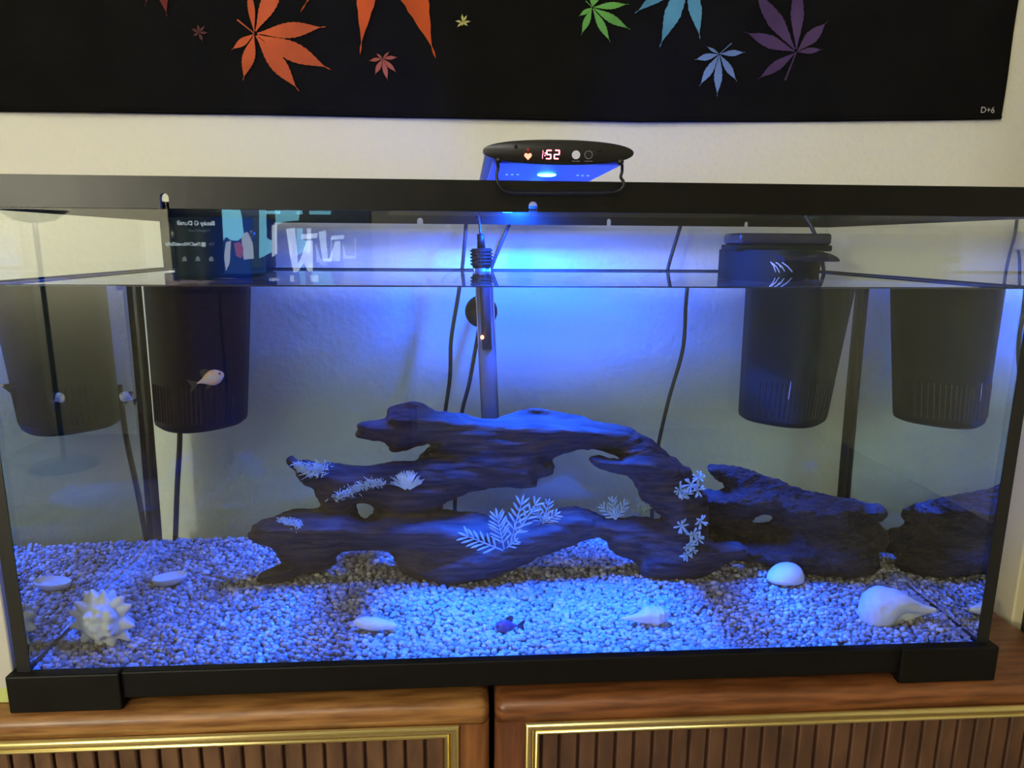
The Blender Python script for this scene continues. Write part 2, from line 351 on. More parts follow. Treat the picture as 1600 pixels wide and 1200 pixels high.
# ------------------------------------------------------------------ gravel
def gravel():
    GO = .0045
    def hgt(x, y):
        return gz0(y) + .0022*np.sin(x*17+1.3)*np.sin(y*21+.4) + .0012*np.sin(x*41+y*33)
    bm = bmesh.new(); bmesh.ops.create_icosphere(bm, subdivisions=1, radius=1); bm.verts.index_update()
    bv = np.array([v.co[:] for v in bm.verts]); bf = np.array([[v.index for v in f.verts] for f in bm.faces]); bm.free()
    xs0, xs1, ys0, ys1 = -X0+GI+.0015, X0-GI-.0015, GI+.004, D-GI-.003
    P = []
    s = .0066
    for layer, (dz, frac) in enumerate(((-.0022, 1.0), (.0, 1.0))):
        gx, gy = np.meshgrid(np.arange(xs0, xs1, s), np.arange(ys0, ys1, s))
        x = gx.ravel()+rng.uniform(-.45, .45, gx.size)*s+layer*s/2; y = gy.ravel()+rng.uniform(-.45, .45, gx.size)*s+layer*s/2
        k = (rng.random(x.size) < frac) & (x > xs0) & (x < xs1) & (y > ys0) & (y < ys1); x, y = x[k], y[k]
        P.append(np.stack([x, y, hgt(x, y)+dz+rng.uniform(-.0012, .0012, x.size)], 1))
    for xe in (xs0+.0012, xs1-.0012):
        y = np.arange(ys0, ys1, .0034)+rng.uniform(-.001, .001, len(np.arange(ys0, ys1, .0034)))
        P.append(np.stack([np.full(y.size, xe)+rng.uniform(-.001, .001, y.size), y, hgt(xe, y)+rng.uniform(.0, .002, y.size)], 1))
    P = np.concatenate(P); n = len(P)
    S = rng.uniform(.0026, .0044, (n, 1))*rng.uniform(.72, 1.25, (n, 3)); S[:, 2] *= .85
    a = rng.uniform(0, 2*PI, n); b = rng.uniform(-.6, .6, n)
    ca, sa, cb, sb = np.cos(a), np.sin(a), np.cos(b), np.sin(b)
    v = bv[None]*S[:, None]*(1+rng.uniform(-.13, .13, (n, len(bv), 1)))
    y2 = v[..., 1]*cb[:, None]-v[..., 2]*sb[:, None]; z2 = v[..., 1]*sb[:, None]+v[..., 2]*cb[:, None]
    x3 = v[..., 0]*ca[:, None]-y2*sa[:, None]; y3 = v[..., 0]*sa[:, None]+y2*ca[:, None]
    V = np.stack([x3, y3, z2], -1)+P[:, None]
    V[..., 2] = np.maximum(V[..., 2], ZG+.0005); V[..., 0] = np.clip(V[..., 0], -X0+GO+.0006, X0-GO-.0006)
    nb = len(bv); F = (bf[None]+(np.arange(n)*nb)[:, None, None]).reshape(-1, 3); V = V.reshape(-1, 3)
    tone = np.repeat(rng.random(n), nb)
    # the bed below the top pebbles
    gx, gy = np.meshgrid(np.linspace(-X0+GI+.001, X0-GI-.001, 60), np.linspace(GI+.001, D-GI-.001, 30)); k0 = len(V)
    V = np.concatenate([V, np.stack([gx.ravel(), gy.ravel(), hgt(gx, gy).ravel()-.0045], 1)]); tone = np.concatenate([tone, np.full(gx.size, .05)])
    q = np.array([[k0+j*60+i, k0+j*60+i+1, k0+(j+1)*60+i+1, k0+(j+1)*60+i] for j in range(29) for i in range(59)])
    F = np.concatenate([F, q[:, [0, 1, 2]], q[:, [0, 2, 3]]])
    me = bpy.data.meshes.new('gravel'); me.vertices.add(len(V)); me.vertices.foreach_set('co', V.ravel().astype(np.float32))
    me.loops.add(F.size); me.loops.foreach_set('vertex_index', F.ravel().astype(np.int32))
    me.polygons.add(len(F)); me.polygons.foreach_set('loop_start', np.arange(0, F.size, 3, dtype=np.int32))
    me.polygons.foreach_set('use_smooth', np.ones(len(F), bool))
    at = me.attributes.new('tone', 'FLOAT', 'POINT'); at.data.foreach_set('value', tone.astype(np.float32))
    me.update(calc_edges=True); me.validate()
    m = bpy.data.materials.new('gravel'); m.use_nodes = True; nt = m.node_tree; bs = nt.nodes['Principled BSDF']; bs.inputs['Roughness'].default_value = .6
    an = nt.nodes.new('ShaderNodeAttribute'); an.attribute_name = 'tone'; rp = nt.nodes.new('ShaderNodeValToRGB')
    e = rp.color_ramp.elements; e[0].color = lin(122, 110, 102); e[1].color = lin(222, 210, 194)
    for p_, c in ((.25, lin(150, 134, 120)), (.5, lin(172, 156, 140)), (.8, lin(194, 176, 156))): x = rp.color_ramp.elements.new(p_); x.color = c
    nt.links.new(an.outputs['Fac'], rp.inputs[0]); nt.links.new(rp.outputs[0], bs.inputs['Base Color'])
    me.materials.append(m)
    o = bpy.data.objects.new('gravel', me); COL.objects.link(o); o.cycles.is_caustics_receiver = True
    return tag(o, 'bed of small pale pebbles covering the aquarium bottom', 'gravel', kind='stuff')
gravel()

# ------------------------------------------------------------------ driftwood
YA = .235
def inflate(mb, poly, holes, depth, R, step=1.6):
    """rounded solid with the given outline (photo pixels), depth(px, py) gives its mid plane in metres"""
    def inside(P, Q):
        c = np.zeros(len(Q), bool); n = len(P)
        for i in range(n):
            (x0, y0), (x1, y1) = P[i], P[(i+1) % n]
            k = (y0 > Q[:, 1]) != (y1 > Q[:, 1])
            if y1 != y0: c ^= k & (Q[:, 0] < (x1-x0)*(Q[:, 1]-y0)/(y1-y0)+x0)
        return c
    def samples(P):
        o = []
        for i in range(len(P)):
            a, b = np.array(P[i], float), np.array(P[(i+1) % len(P)], float); k = max(1, int(np.linalg.norm(b-a)/1.5)); o += [a+(b-a)*j/k for j in range(k)]
        return o
    P = np.array(poly, float); x0, y0 = P.min(0); x1, y1 = P.max(0)
    xs = np.arange(x0, x1+step, step); ys = np.arange(y0, y1+step, step); gx, gy = np.meshgrid(xs, ys); Q = np.stack([gx.ravel(), gy.ravel()], 1)
    ins = inside(poly, Q)
    for h in holes: ins &= ~inside(h, Q)
    B = np.array(sum([samples(p) for p in [poly]+holes], [])); idx = np.nonzero(ins)[0]
    dist = np.zeros(len(Q))
    for k in range(0, len(idx), 2000):
        q = Q[idx[k:k+2000]]; dist[idx[k:k+2000]] = np.sqrt(((q[:, None]-B[None])**2).sum(-1).min(1))
    num = {}; V = []
    nx = len(xs)
    for q in idx:
        px, py = Q[q]; d = min(dist[q], R); t = R*math.sqrt(max(0, 1-(1-d/R)**2))
        y = depth(px, py); hw = max(.0012, t*.00074)
        num[q] = len(V); V += [wet(px, py, y-hw), wet(px, py, y+hw)]
    F = []; edge = {}
    for q in idx:
        i, j = q % nx, q//nx
        c = (q, q+1, q+nx+1, q+nx)
        if i+1 < nx and all(k in num for k in c):
            f = [num[k] for k in c]; F.append(tuple(f)[::-1]); F.append(tuple(k+1 for k in f))
            for a in range(4):
                e = (f[a], f[(a+1) % 4]); edge[(min(e), max(e))] = edge.get((min(e), max(e)), [])+[e]
    for k, v in edge.items():
        if len(v) == 1: a, b = v[0]; F.append((a, b, b+1, a+1))
    mb.add(V, F)
def field(base, items):
    def f(px, py):
        y = base
        for (ax, ay, bx, by, sx, sy, amp) in items:
            t = 0 if ax == bx and ay == by else max(0, min(1, ((px-ax)*(bx-ax)+(py-ay)*(by-ay))/((bx-ax)**2+(by-ay)**2)))
            y += amp*math.exp(-((px-ax-t*(bx-ax))/sx)**2-((py-ay-t*(by-ay))/sy)**2)
        return y
    return f
def carve(name, mb, m, voxel, label, rough, grain):
    o = mb.build(name, m, None, True)
    rm = o.modifiers.new('r', 'REMESH'); rm.mode = 'VOXEL'; rm.voxel_size = voxel
    sm = o.modifiers.new('s', 'SMOOTH'); sm.iterations = 4; sm.factor = .5
    dg = bpy.context.evaluated_depsgraph_get(); me = bpy.data.meshes.new_from_object(o.evaluated_get(dg))
    o.modifiers.clear(); old = o.data; o.data = me; bpy.data.meshes.remove(old)
    n = len(me.vertices); co = np.empty(n*3, np.float32); me.vertices.foreach_get('co', co); co = co.reshape(-1, 3)
    no = np.empty(n*3, np.float32); me.vertex_normals.foreach_get('vector', no); no = no.reshape(-1, 3)
    d = np.empty(n)
    for i in range(n):
        x, y, z = map(float, co[i])
        w = mnoise.noise(Vector((x*14, y*14, z*14)))*.012       # bends the grain
        g = mnoise.fractal(Vector((x*grain[0], y*grain[1], (z+w)*grain[2])), 1.0, 2.1, 4)
        g2 = mnoise.noise(Vector((x*32, y*32, z*40)))
        d[i] = rough[0]*g+rough[1]*g2
    co = co+no*d[:, None]
    c = Vector((float(co[:, 0].mean()), float(co[:, 1].mean()), float(co[:, 2].min())))
    co -= np.array(c, dtype=np.float32)
    me.vertices.foreach_set('co', co.ravel().astype(np.float32)); me.polygons.foreach_set('use_smooth', [True]*len(me.polygons)); me.update()
    if not me.materials: me.materials.append(m)
    o.location = c; o.cycles.is_caustics_receiver = True
    return tag(o, label, 'driftwood')
PA = [(555, 677), (558, 667), (562, 660), (575, 655), (590, 653), (602, 651), (604, 645), (608, 638), (620, 630), (635, 628), (650, 628), (662, 632), (672, 637), (680, 642), (700, 644), (720, 647), (735, 651), (750, 655), (770, 655), (785, 650), (800, 646), (815, 641), (835, 638), (855, 640), (870, 643), (885, 646), (900, 649), (915, 654), (930, 658), (945, 661), (960, 663), (975, 667), (990, 672), (1005, 680), (1020, 688), (1030, 695), (1040, 704), (1050, 713), (1060, 719), (1069, 727), (1077, 731), (1082, 740), (1088, 750), (1095, 760), (1100, 770), (1106, 782), (1108, 800), (1106, 820), (1108, 840), (1118, 846), (1140, 847), (1152, 847), (1163, 852), (1170, 862), (1171, 870), (1163, 875), (1150, 876), (1135, 880), (1120, 890), (1105, 898), (1095, 905), (1080, 909), (1050, 911), (1030, 908), (1010, 905), (1001, 900), (999, 890), (996, 882), (988, 876), (975, 872), (962, 866), (953, 858), (947, 848), (940, 840), (935, 838), (920, 841), (900, 848), (875, 858), (850, 868), (830, 878), (815, 883), (795, 890), (775, 900), (755, 908), (735, 915), (715, 920), (700, 922), (685, 918), (670, 912), (655, 906), (640, 900), (628, 893), (620, 885), (617, 878), (614, 868), (606, 862), (590, 861), (560, 862), (535, 861), (527, 866), (525, 872), (523, 880), (515, 888), (500, 893), (485, 896), (470, 898), (455, 905), (440, 911), (425, 913), (410, 911), (401, 906), (405, 898), (415, 890), (430, 885), (443, 880), (438, 872), (430, 862), (422, 855), (410, 851), (398, 848), (390, 842), (387, 833), (393, 825), (400, 818), (412, 811), (430, 806), (445, 800), (460, 797), (480, 795), (495, 794), (502, 790), (498, 783), (493, 775), (489, 766), (480, 760), (470, 753), (464, 745), (460, 738), (452, 730), (448, 722), (450, 715), (455, 714), (461, 717), (464, 721), (475, 718), (485, 719), (495, 721), (510, 723), (530, 725), (550, 727), (570, 726), (590, 724), (610, 721), (630, 719), (650, 718), (655, 712), (665, 702), (676, 694), (665, 695), (650, 698), (638, 702), (627, 706), (620, 708), (612, 705), (608, 698), (603, 692), (595, 689), (580, 687), (565, 685), (557, 682)]
HA1 = [(685, 795), (695, 786), (705, 780), (718, 775), (730, 769), (750, 765), (770, 763), (800, 762), (836, 762), (838, 755), (842, 746), (855, 743), (862, 738), (865, 728), (862, 720), (868, 714), (880, 710), (895, 707), (905, 704), (915, 702), (930, 701), (945, 705), (960, 709), (968, 713), (971, 717), (968, 718), (955, 717), (945, 715), (935, 712), (927, 711), (921, 715), (922, 722), (930, 729), (940, 734), (955, 739), (970, 741), (982, 743), (990, 751), (993, 760), (997, 770), (1003, 780), (1010, 787), (1016, 793), (1022, 798), (1028, 803), (1033, 809), (1020, 809), (1005, 808), (990, 808), (975, 809), (958, 808), (945, 808), (935, 805), (925, 800), (915, 795), (900, 792), (885, 791), (870, 793), (860, 800), (845, 806), (820, 808), (790, 806), (765, 805), (745, 802), (720, 800), (705, 798), (694, 797)]
HA2 = [(555, 789), (570, 787), (582, 789), (586, 796), (582, 804), (576, 808), (570, 813), (564, 807), (558, 799)]
fA = field(YA, [(780, 646, 930, 652, 60, 14, .042), (690, 655, 930, 672, 60, 12, -.012), (690, 905, 760, 885, 60, 22, -.012), (760, 875, 900, 825, 40, 22, -.008), (1050, 905, 1080, 880, 60, 40, -.022),
                (420, 828, 740, 838, 30, 16, -.014), (640, 872, 640, 880, 30, 22, .016), (560, 800, 660, 805, 60, 14, .012), (470, 735, 640, 742, 40, 16, -.005), (740, 715, 830, 720, 60, 30, .004), (640, 712, 700, 712, 30, 12, .012),
                (925, 718, 1040, 735, 30, 12, -.016), (470, 868, 500, 885, 36, 22, .014), (1120, 862, 1160, 862, 30, 16, -.012), (610, 640, 660, 640, 30, 10, .014)])
mb = MB(); inflate(mb, PA, [HA1, HA2], fA, 40)
for ch in ([(500, 850, 22, 0), (492, 880, 17, .03)], [(660, 860, 26, 0), (650, 882, 20, .04)], [(1060, 850, 34, 0), (1050, 880, 24, .035)]):
    P = [wet(q[0], q[1], YA+q[3]) for q in ch]; mb.tube(P, [q[2]*.0007 for q in ch], 14); mb.ell(P[1], ch[1][2]*.0007, ch[1][2]*.0007, ch[1][2]*.0007, 2)
woodA = carve('driftwood', mb, m_wood, .0017, 'large branching arch of dark driftwood lying on the gravel in the middle of the tank', (.0030, .0014), (24, 60, 120))
PB = [(1107, 732), (1109, 728), (1115, 725), (1130, 727), (1150, 730), (1165, 733), (1180, 738), (1190, 743), (1200, 746), (1215, 750), (1230, 755), (1245, 762), (1260, 767), (1275, 771), (1295, 774), (1315, 777), (1330, 779), (1345, 783), (1358, 789), (1372, 790), (1380, 795), (1385, 802), (1383, 809), (1375, 814), (1366, 815), (1375, 820), (1383, 827), (1393, 838), (1394, 846), (1385, 856), (1374, 862), (1370, 870), (1378, 880), (1372, 892), (1360, 900), (1340, 905), (1315, 906), (1290, 902), (1260, 896), (1230, 890), (1200, 884), (1180, 879), (1160, 877), (1130, 880), (1090, 876), (1066, 860), (1064, 800), (1080, 772), (1100, 767), (1112, 766), (1125, 764), (1134, 763), (1128, 755), (1118, 748), (1110, 741)]
HB = [(1173, 812), (1182, 808), (1195, 806), (1212, 807), (1206, 812), (1190, 816), (1180, 816)]
fB = field(.240, [(1060, 800, 1110, 830, 60, 70, .055), (1130, 836, 1215, 836, 30, 22, .030), (1140, 738, 1290, 782, 30, 20, .006), (1150, 785, 1300, 806, 40, 14, -.014), (1330, 890, 1250, 880, 60, 24, -.018), (1385, 845, 1375, 850, 16, 22, .02), (1370, 802, 1380, 802, 14, 12, -.008)])
mb = MB(); inflate(mb, PB, [HB], fB, 44)
woodB = carve('driftwood', mb, m_wood2, .0017, 'rough dark slab of driftwood lying against the right end of the large arch', (.0036, .0016), (62, 80, 150))

# pale growths on the big driftwood: children of it
def tuft(parent, pts, n, length, up, y, name='pale_growth', spread=1.0):
    mb = MB()
    for i in range(n):
        k = rng.random()*(len(pts)-1); a = int(k); f = k-a; b = pts[min(a+1, len(pts)-1)]
        px = pts[a][0]*(1-f)+b[0]*f+rng.normal(0, pts[a][2]*.5); py = pts[a][1]*(1-f)+b[1]*f+rng.normal(0, pts[a][2]*.4)
        p = surf(parent, px, py, y)
        d = np.array([rng.normal(0, .6)*spread, -.8+rng.normal(0, .3), up+rng.normal(0, .5)]); d /= np.linalg.norm(d)
        L = length*rng.uniform(.5, 1.2); q = p+d*L*.5+rng.normal(0, L*.1, 3); e = p+d*L+rng.normal(0, L*.2, 3)
        mb.tube([p-d*.001, q, e], [.0005, .0005, .0002], 4, False)
    return mb.build(name, m_moss, parent, True)
def surf(o, px, py, y):     # first hit of the refracted view ray on an object
    d = direction(px, py); A = CAM + d*((GI-CAM[1])/d[1]); T = np.array([d[0], 0, d[2]])/IOR; e = np.array([T[0], math.sqrt(1-T@T), T[2]])
    ok, loc, nrm, idx = o.ray_cast(Vector(A)-o.location, Vector(e))
    return np.array(loc+o.location) if ok else wet(px, py, y)
bpy.context.view_layer.update()
YM = YA-.04
g1 = tuft(woodA, [(464, 728, 7), (482, 736, 12), (505, 732, 10)], 420, .006, .6, YM)
g1['label'] = 'fuzzy pale growth at the tip of the middle branch'
g2 = tuft(woodA, [(528, 776, 8), (545, 768, 8), (575, 755, 7), (600, 755, 7)], 420, .005, .2, YM)
g2['label'] = 'long fuzzy pale streak along the middle branch'
g3 = tuft(woodA, [(438, 812, 5), (455, 816, 7), (468, 820, 7)], 300, .004, .5, YM)
g3['label'] = 'fuzzy pale patch on the lower branch end'
fan = MB()
for k in range(40):
    a = -1.05+2.1*k/39; L = 27+5*math.cos(a*1.4)+rng.uniform(-3, 3); w_ = rng.normal(0, .05)
    q = [(637+L*t*math.sin(a+w_*t)*.95, 766-L*t*math.cos(a+w_*t)) for t in (.12, .5, 1.0)]
    fan.tube([surf(woodA, *p, YM)+np.array([0, -.0022-.002*i, 0]) for i, p in enumerate(q)], [.0006, .0006, .0004], 4, False)
    p0 = q[1]; p1 = (q[2][0]+rng.uniform(-5, 5), q[2][1]+rng.uniform(-1, 4))
    fan.tube([surf(woodA, *p0, YM)+np.array([0, -.0042, 0]), surf(woodA, *p1, YM)+np.array([0, -.0062, 0])], [.0005, .0004], 4, False)
f_ = fan.build('fan_growth', m_moss, woodA, True); f_['label'] = 'pale feathery fan-shaped tuft'

# ------------------------------------------------------------------ plastic plants
def leaflet(mb, p, d, nrm, L, w):
    d = d/np.linalg.norm(d); s_ = np.cross(d, nrm); s_ /= np.linalg.norm(s_)
    V = []; F = []
    for i, (t, k) in enumerate(((0, .25), (.3, .8), (.6, 1), (.85, .7), (1, .12))):
        c = p+d*L*t
        V += [c+s_*w*k/2, c+nrm*w*.2*k, c-s_*w*k/2, c-nrm*w*.2*k]
    for i in range(4):
        for k in range(4): F.append((i*4+k, i*4+(k+1) % 4, i*4+4+(k+1) % 4, i*4+4+k))
    F += [(3, 2, 1, 0), (16, 17, 18, 19)]
    mb.add(V, F)
def frond(root, p0, p1, n, L, w, spreadang=.75, tilt=(0, -1, .1), fork=True):
    mb = MB(); p0, p1 = np.array(p0), np.array(p1); ax = p1-p0; ln = np.linalg.norm(ax); ax /= ln
    nr = np.array(tilt, float); nr -= ax*(nr@ax); nr /= np.linalg.norm(nr); sd = np.cross(ax, nr)
    mb.tube([p0, (p0+p1)/2, p1], [.0009, .0008, .0005], 6)
    for i in range(n):
        t = .22+.78*i/max(1, n-1); b = p0+ax*ln*t
        for s_ in (-1, 1):
            an = spreadang*(1.15-.35*t)+rng.uniform(-.1, .1)
            d = ax*math.cos(an)+sd*s_*math.sin(an)+nr*rng.uniform(-.1, .25)
            leaflet(mb, b, d, nr, L*(1.05-.35*abs(t-.5)), w)
    leaflet(mb, p1-ax*.001, ax, nr, L*.9, w)
    return mb.build('frond', m_plant, root, True)
def on_wood(px, py): return surf(woodA, px, py, YA-.03)
b = on_wood(785, 862); plantA = empty('plastic_plant', b, 'pale silvery plastic plant with long feathery fronds on the slanting log', 'plant')
def tip(px, py, base, dy=0): return wet(px, py, base[1]+dy)
for (bx, by, tx, ty, n, L, w) in ((786, 860, 733, 839, 6, .017, .0030), (788, 858, 778, 811, 7, .017, .0030), (792, 856, 804, 846, 3, .010, .0026), (797, 850, 814, 790, 6, .016, .003), (800, 845, 836, 790, 5, .014, .0028)):
    q = wet(bx, by, b[1]-.004); frond(plantA, q, tip(tx, ty, b, -.012), n, L, w)
b = on_wood(848, 818); plantB = empty('plastic_plant', b, 'small pale green plastic sprig beside the feathery plant on the log', 'plant')
for (tx, ty) in ((856, 790), (838, 800), (866, 806)):
    frond(plantB, b, tip(tx, ty, b, -.006), 4, .012, .0026)
b = on_wood(962, 812); plantC = empty('plastic_plant', b, 'small bluish plastic sprig on the left side of the gap under the arch', 'plant')
for (tx, ty) in ((958, 785), (975, 790), (945, 795)):
    frond(plantC, b, tip(tx, ty, b, .004), 4, .010, .0024)
b = wet(1000, 806, YA+.01); plantD = empty('plastic_plant', b, 'slim grey plastic sprig on the right side of the gap under the arch', 'plant')
for (tx, ty, n) in ((1008, 774, 4), (996, 785, 3), (1014, 790, 3)):
    frond(plantD, b, tip(tx, ty, b, -.006), n, .009, .0022)
def rosette(root, px, py, rp, y, n=7, w=.0030):
    c = wet(px, py, y); mb = MB(); s = wscale(px, py, y)
    for i in range(n+4):
        a = 2*PI*i/(n+4)*1.9+rng.uniform(-.35, .35)
        d = np.array([math.cos(a), rng.uniform(-1.1, .2), math.sin(a)]); d /= np.linalg.norm(d); L = rp*s*rng.uniform(.7, 1.1)
        e = np.array(c)+d*L
        mb.tube([c, c+d*L*.4, c+d*L*.8, e], [.0005, .0008, w*.42, .0006], 6)
    return mb.build('leaf_rosette', m_plant, root, True)
b = on_wood(1076, 762); plantE = empty('plastic_plant', b, 'white stubby-leaved plastic sprig high on the right leg of the arch', 'plant')
for (x_, y_, r_) in ((1062, 766, 15), (1080, 757, 16), (1090, 766, 14), (1092, 746, 12), (1072, 772, 12)):
    rosette(plantE, x_, y_, r_, b[1]-.010)
MB().tube([b, wet(1072, 764, b[1]-.006), wet(1088, 758, b[1]-.007)], .0011, 6).build('stem', m_plant, plantE, True)
b = on_wood(1074, 838); plantF = empty('plastic_plant', b, 'white stubby-leaved plastic sprig low on the right leg, trailing downwards', 'plant')
for (x_, y_, r_) in ((1064, 822, 13), (1095, 815, 14), (1083, 835, 13), (1090, 842, 12), (1078, 852, 12), (1074, 866, 12), (1082, 860, 10)):
    rosette(plantF, x_, y_, r_, b[1]-.012)
MB().tube([wet(1066, 822, b[1]-.005), wet(1080, 838, b[1]-.006), wet(1076, 866, b[1]-.006)], .0011, 6).build('stem', m_plant, plantF, True)

# ------------------------------------------------------------------ shells
def lathe_shell(name, p0, p1, prof, m, label, helix=0, ridge=0, squash=1, n=28, ap=None, up=(0, 0, 1), nodes=0, ribs=0):
    p0, p1 = np.array(p0), np.array(p1); ax = p1-p0; L = np.linalg.norm(ax); ax /= L
    u = np.array(up, float); u -= ax*(u@ax); u /= np.linalg.norm(u); v = np.cross(ax, u)
    V = []; F = []; nt_ = 44
    for i in range(nt_+1):
        t = i/nt_; rr = float(np.interp(t, [a[0] for a in prof], [a[1] for a in prof]))
        for k in range(n):
            a = 2*PI*k/n
            r_ = rr*(1+ridge*math.sin(helix*2*PI*t+a)+.03*math.sin(9*a+20*t))
            if nodes: r_ *= 1+nodes*max(0, math.cos(6*a))*max(0, 1-abs(t-.22)/.12)
            if ribs: r_ *= 1+ribs*math.cos(13*a)*max(0, 1-t/.5)
            if ap:
                da = (a-ap[0]+PI) % (2*PI)-PI; r_ *= 1-ap[3]*math.exp(-(da/ap[1])**2)*math.exp(-((t-ap[2])/ap[4])**2)
            V.append(p0+ax*L*t+u*r_*math.cos(a)*squash+v*r_*math.sin(a))
    for i in range(nt_):
        for k in range(n): F.append((i*n+k, i*n+(k+1) % n, (i+1)*n+(k+1) % n, (i+1)*n+k))
    F += [tuple(range(n))[::-1], tuple(range(nt_*n, nt_*n+n))]
    c = np.mean(V, 0); c[2] = min(q[2] for q in V)
    o = mk(name, V, F, m, None, True, c)
    return tag(o, label, 'shell')
# spiny shell
g0 = ground(160, 1006); yS = g0[1]; c = wet(163, 966, yS); s = wscale(163, 966, yS)
bm = bmesh.new(); bmesh.ops.create_icosphere(bm, subdivisions=5, radius=1); bm.verts.index_update()
ang = [(112-8, .15), (80, .0), (48, .05), (28, .3), (-12, .1), (-45, .1), (-75, .05), (-103, .1), (-135, .1), (-168, .05), (165, .1), (140, .1), (118, .3)]
dirs = []
for a, f in ang: dirs.append((np.array([math.cos(math.radians(a)), -.15+rng.uniform(-.2, .1), math.sin(math.radians(a))]), 1.0))
for k in range(16):
    a = rng.uniform(0, 2*PI); rr = rng.uniform(.1, .75); dirs.append((np.array([rr*math.cos(a), -1, rr*math.sin(a)]), .55))
for k in range(10):
    a = rng.uniform(0, 2*PI); dirs.append((np.array([math.cos(a), .7, math.sin(a)]), .8))
dirs = [(d/np.linalg.norm(d), h) for d, h in dirs]
V = []
for v in bm.verts:
    d = np.array(v.co); r_ = .70+.05*math.sin(5*d[0]+3*d[2])
    for q, h in dirs:
        an = math.acos(max(-1, min(1, float(d@q)))); w = .34
        if an < w: r_ = max(r_, .70+.42*h*(1-an/w)**1.35)
    V.append(c+np.array([d[0]*1.0, d[1]*.8, d[2]*1.02])*r_*52*s)
F = [[v.index for v in f.verts] for f in bm.faces]; bm.free()
tag(mk('spiny_shell', V, F, m_shell, None, True, (c[0], c[1], g0[2]-.004)), 'big white spiny shell covered in points at the front left corner', 'shell')
# oval dish shell
g = ground(266, 912)
V = []; F = []; n = 32
for i, (rr, z) in enumerate(((.0, .002), (.5, .0022), (.85, .005), (.97, .0085), (1.0, .0095), (1.03, .0085), (.9, .003), (.5, -.001), (0, -.001))):
    for k in range(n):
        a = 2*PI*k/n; V.append(g+np.array([rr*.0185*math.cos(a), rr*.016*math.sin(a)-.0, z+.002*math.cos(a)]))
for i in range(8):
    for k in range(n): F.append((i*n+k, i*n+(k+1) % n, i*n+n+(k+1) % n, i*n+n+k))
tag(mk('dish_shell', V, F, m_shell, None, True, g), 'shallow oval dish-like shell lying on the gravel at the far left', 'shell')
# elongated shell
g = ground(585, 985); yy = g[1]; s = wscale(585, 975, yy)
lathe_shell('long_shell', wet(552, 972, yy), wet(621, 978, yy-.006), [(0, .001), (.06, 6*s), (.2, 10*s), (.45, 12*s), (.7, 9.5*s), (.9, 6.5*s), (1, .002)], m_shell, 'long smooth white shell lying on the gravel left of the dark fish', squash=.95)
# small whelk
g = ground(1010, 974); yy = g[1]; s = wscale(1010, 960, yy)
lathe_shell('small_whelk_shell', wet(1046, 960, yy), wet(970, 967, yy-.012), [(0, .001), (.05, 6*s), (.12, 9*s), (.18, 13*s), (.24, 13*s), (.3, 17*s), (.45, 15*s), (.6, 9*s), (.8, 4*s), (1, 1.5*s)], m_shell, 'small pale whelk shell with pointed end on the brightly lit gravel', helix=2.5, ridge=.1, ap=(-1.9, .5, .55, .35, .2), nodes=.12)
# dome shell
g = ground(1230, 916); yy = g[1]; s = wscale(1230, 905, yy)
V = []; F = []; n = 32; c = wet(1230, 913, yy)+np.array([0, 0, .002])
for i in range(13):
    a = PI/2*i/12
    for k in range(n):
        b_ = 2*PI*k/n; V.append(c+np.array([29*s*math.cos(a)*math.cos(b_)+2*s*math.sin(a), 24*s*math.cos(a)*math.sin(b_)+.008, 29*s*math.sin(a)**.85]))
for i in range(12):
    for k in range(n): F.append((i*n+k, i*n+(k+1) % n, i*n+n+(k+1) % n, i*n+n+k))
F.append(tuple(range(n))[::-1])
tag(mk('dome_shell', V, F, m_shell, None, True, c), 'smooth domed white shell lying open side down in front of the rough driftwood', 'shell')
# large whelk
g = ground(1390, 980); yy = g[1]+.012; s = wscale(1390, 945, yy)
big = lathe_shell('large_whelk_shell', wet(1341, 953, yy+.01), wet(1462, 953, yy-.006), [(0, .003), (.02, 15*s), (.07, 26*s), (.15, 33*s), (.24, 36*s), (.36, 36*s), (.46, 34*s), (.58, 28*s), (.68, 20*s), (.78, 12*s), (.88, 7*s), (1, 3*s)], m_shell,
    'large white whelk shell with a long spout at the front right corner', helix=1.6, ridge=.02, ap=(2.1, .7, .62, .78, .17), nodes=.07, ribs=.05)

